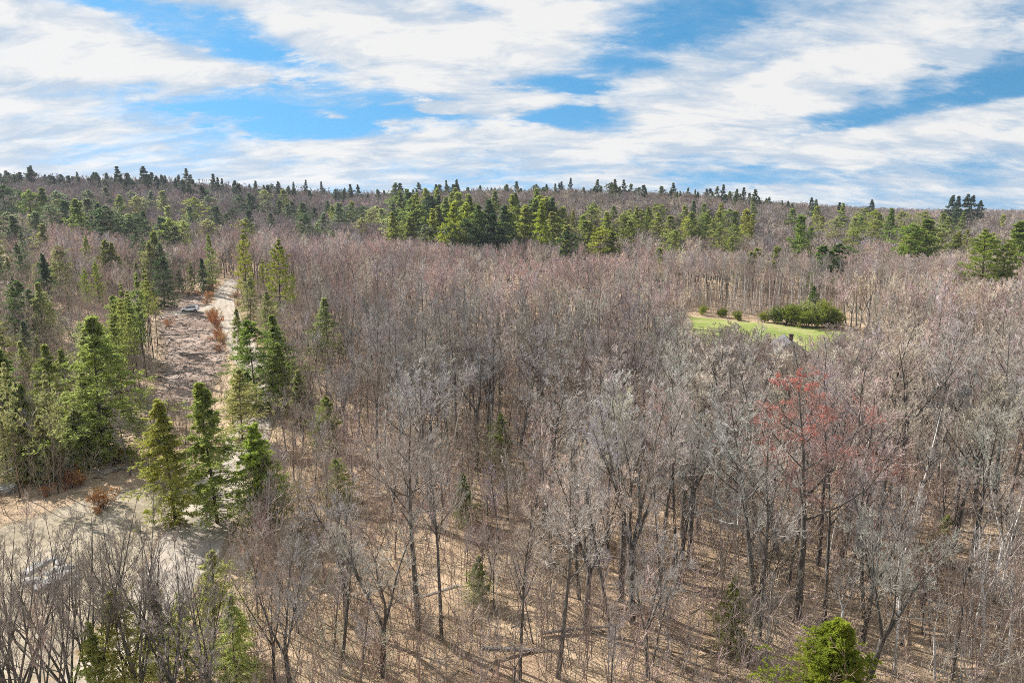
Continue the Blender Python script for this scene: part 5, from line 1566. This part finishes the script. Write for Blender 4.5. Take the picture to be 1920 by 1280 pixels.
us = view_ok(masks(candidates(44, 150, 6.0, .85)), 8)
us = thin(np.array([(x, y) for x, y in us if proj(x, y, tz(x, y))[1] < 1380]), 1.2)
stuff_from('understory', us, SRC['bare_mid'], 5, 11, 'half-grown leafless trees under the taller crowns', 'undergrowth', lean=.06, wid=(.8, 1.2))

# slash in the clearing: short sticks and clods, one mass
def build_slash():
    t = Tree(777); g = t.g; n = 2400
    x0, y0 = P_CLEAR.min(0); x1, y1 = P_CLEAR.max(0)
    X = g.uniform(x0, x1, n * 4); Y = g.uniform(y0, y1, n * 4)
    ok = inside(P_CLEAR, X, Y) & (dist_poly(ROAD_L[::4], X, Y, False) > 4) & (np.hypot(X - CAR[0], Y - CAR[1]) > 7)
    X, Y = X[ok][:n], Y[ok][:n]
    st = np.stack([X, Y, terrain(X, Y) + .15], 1); a = g.uniform(0, 6.28, len(X))
    d = np.stack([np.cos(a), np.sin(a), g.normal(.05, .12, len(X))], 1)
    P, Rr = t.grow(st, d, g.uniform(.4, 1.9, len(X)), g.uniform(.012, .045, len(X)), 3, 0, .12, .5); t.tube('crown', P, Rr, 4, 0)
    k = g.random(len(X)) < .5
    P, Rr = t.grow(st[k] + g.normal(0, .3, (k.sum(), 3)) * [1, 1, 0], d[k][:, ::1] * [1, -1, 1], g.uniform(.4, 1.6, k.sum()), g.uniform(.03, .10, k.sum()), 3, 0, .2, .4); t.tube('crown', P, Rr, 4, 1)
    o = link('slash_debris', t.mesh('slash_debris', ('crown',), [M['dead'], M['bark_dark']]))
    tag(o, 'scattered sticks and broken branches over the clearing', 'debris', kind='stuff')


build_slash()


def build_sticks():
    t = Tree(888); g = t.g; n = 2600
    Y = g.uniform(40, 120, n); X = g.uniform(-.8, .8, n) * Y
    A = masks(np.stack([X, Y], 1)); X, Y = A[:, 0], A[:, 1]
    a = g.uniform(0, 6.28, len(X)); st = np.stack([X, Y, terrain(X, Y) + .08], 1)
    d = np.stack([np.cos(a), np.sin(a), g.normal(.03, .08, len(X))], 1)
    P, Rr = t.grow(st, d, g.uniform(.6, 3.8, len(X)), g.uniform(.015, .06, len(X)), 4, 0, .10, .4); t.tube('crown', P, Rr, 4, 0)
    B = t.spawn(P, Rr, 2, .3, .9, 45, 12, .3, .5, 2, 0, .1, .4); t.tube('crown', *B, 3, 0)
    o = link('forest_debris', t.mesh('forest_debris', ('crown',), [M['dead'], M['bark']]))
    tag(o, 'fallen sticks and dead branches on the forest floor', 'debris', kind='stuff')


build_sticks()
print('objects', len(bpy.data.objects), 'mid', len(mid), 'far', len(far), 'und', len(und), 'near', len(keep))

# ------------------------------------------------------------------ haze: thin air between the camera and the hills
def build_haze():
    q = MB(); q.box(-1700, 1700, -40, 1500, -2.5, 80)
    m = bpy.data.materials.new('thin_air'); m.use_nodes = True; nt = m.node_tree; nt.nodes.clear()
    out = nt.nodes.new('ShaderNodeOutputMaterial'); v = nt.nodes.new('ShaderNodeVolumePrincipled')
    v.inputs['Color'].default_value = (0.80, 0.88, 1.0, 1); v.inputs['Density'].default_value = HAZE; v.inputs['Anisotropy'].default_value = 0.3
    nt.links.new(v.outputs[0], out.inputs['Volume'])
    o = q.build('haze', m); tag(o, 'thin bluish haze over the far hills', 'haze', kind='stuff')


HAZE = 0.00009
build_haze()
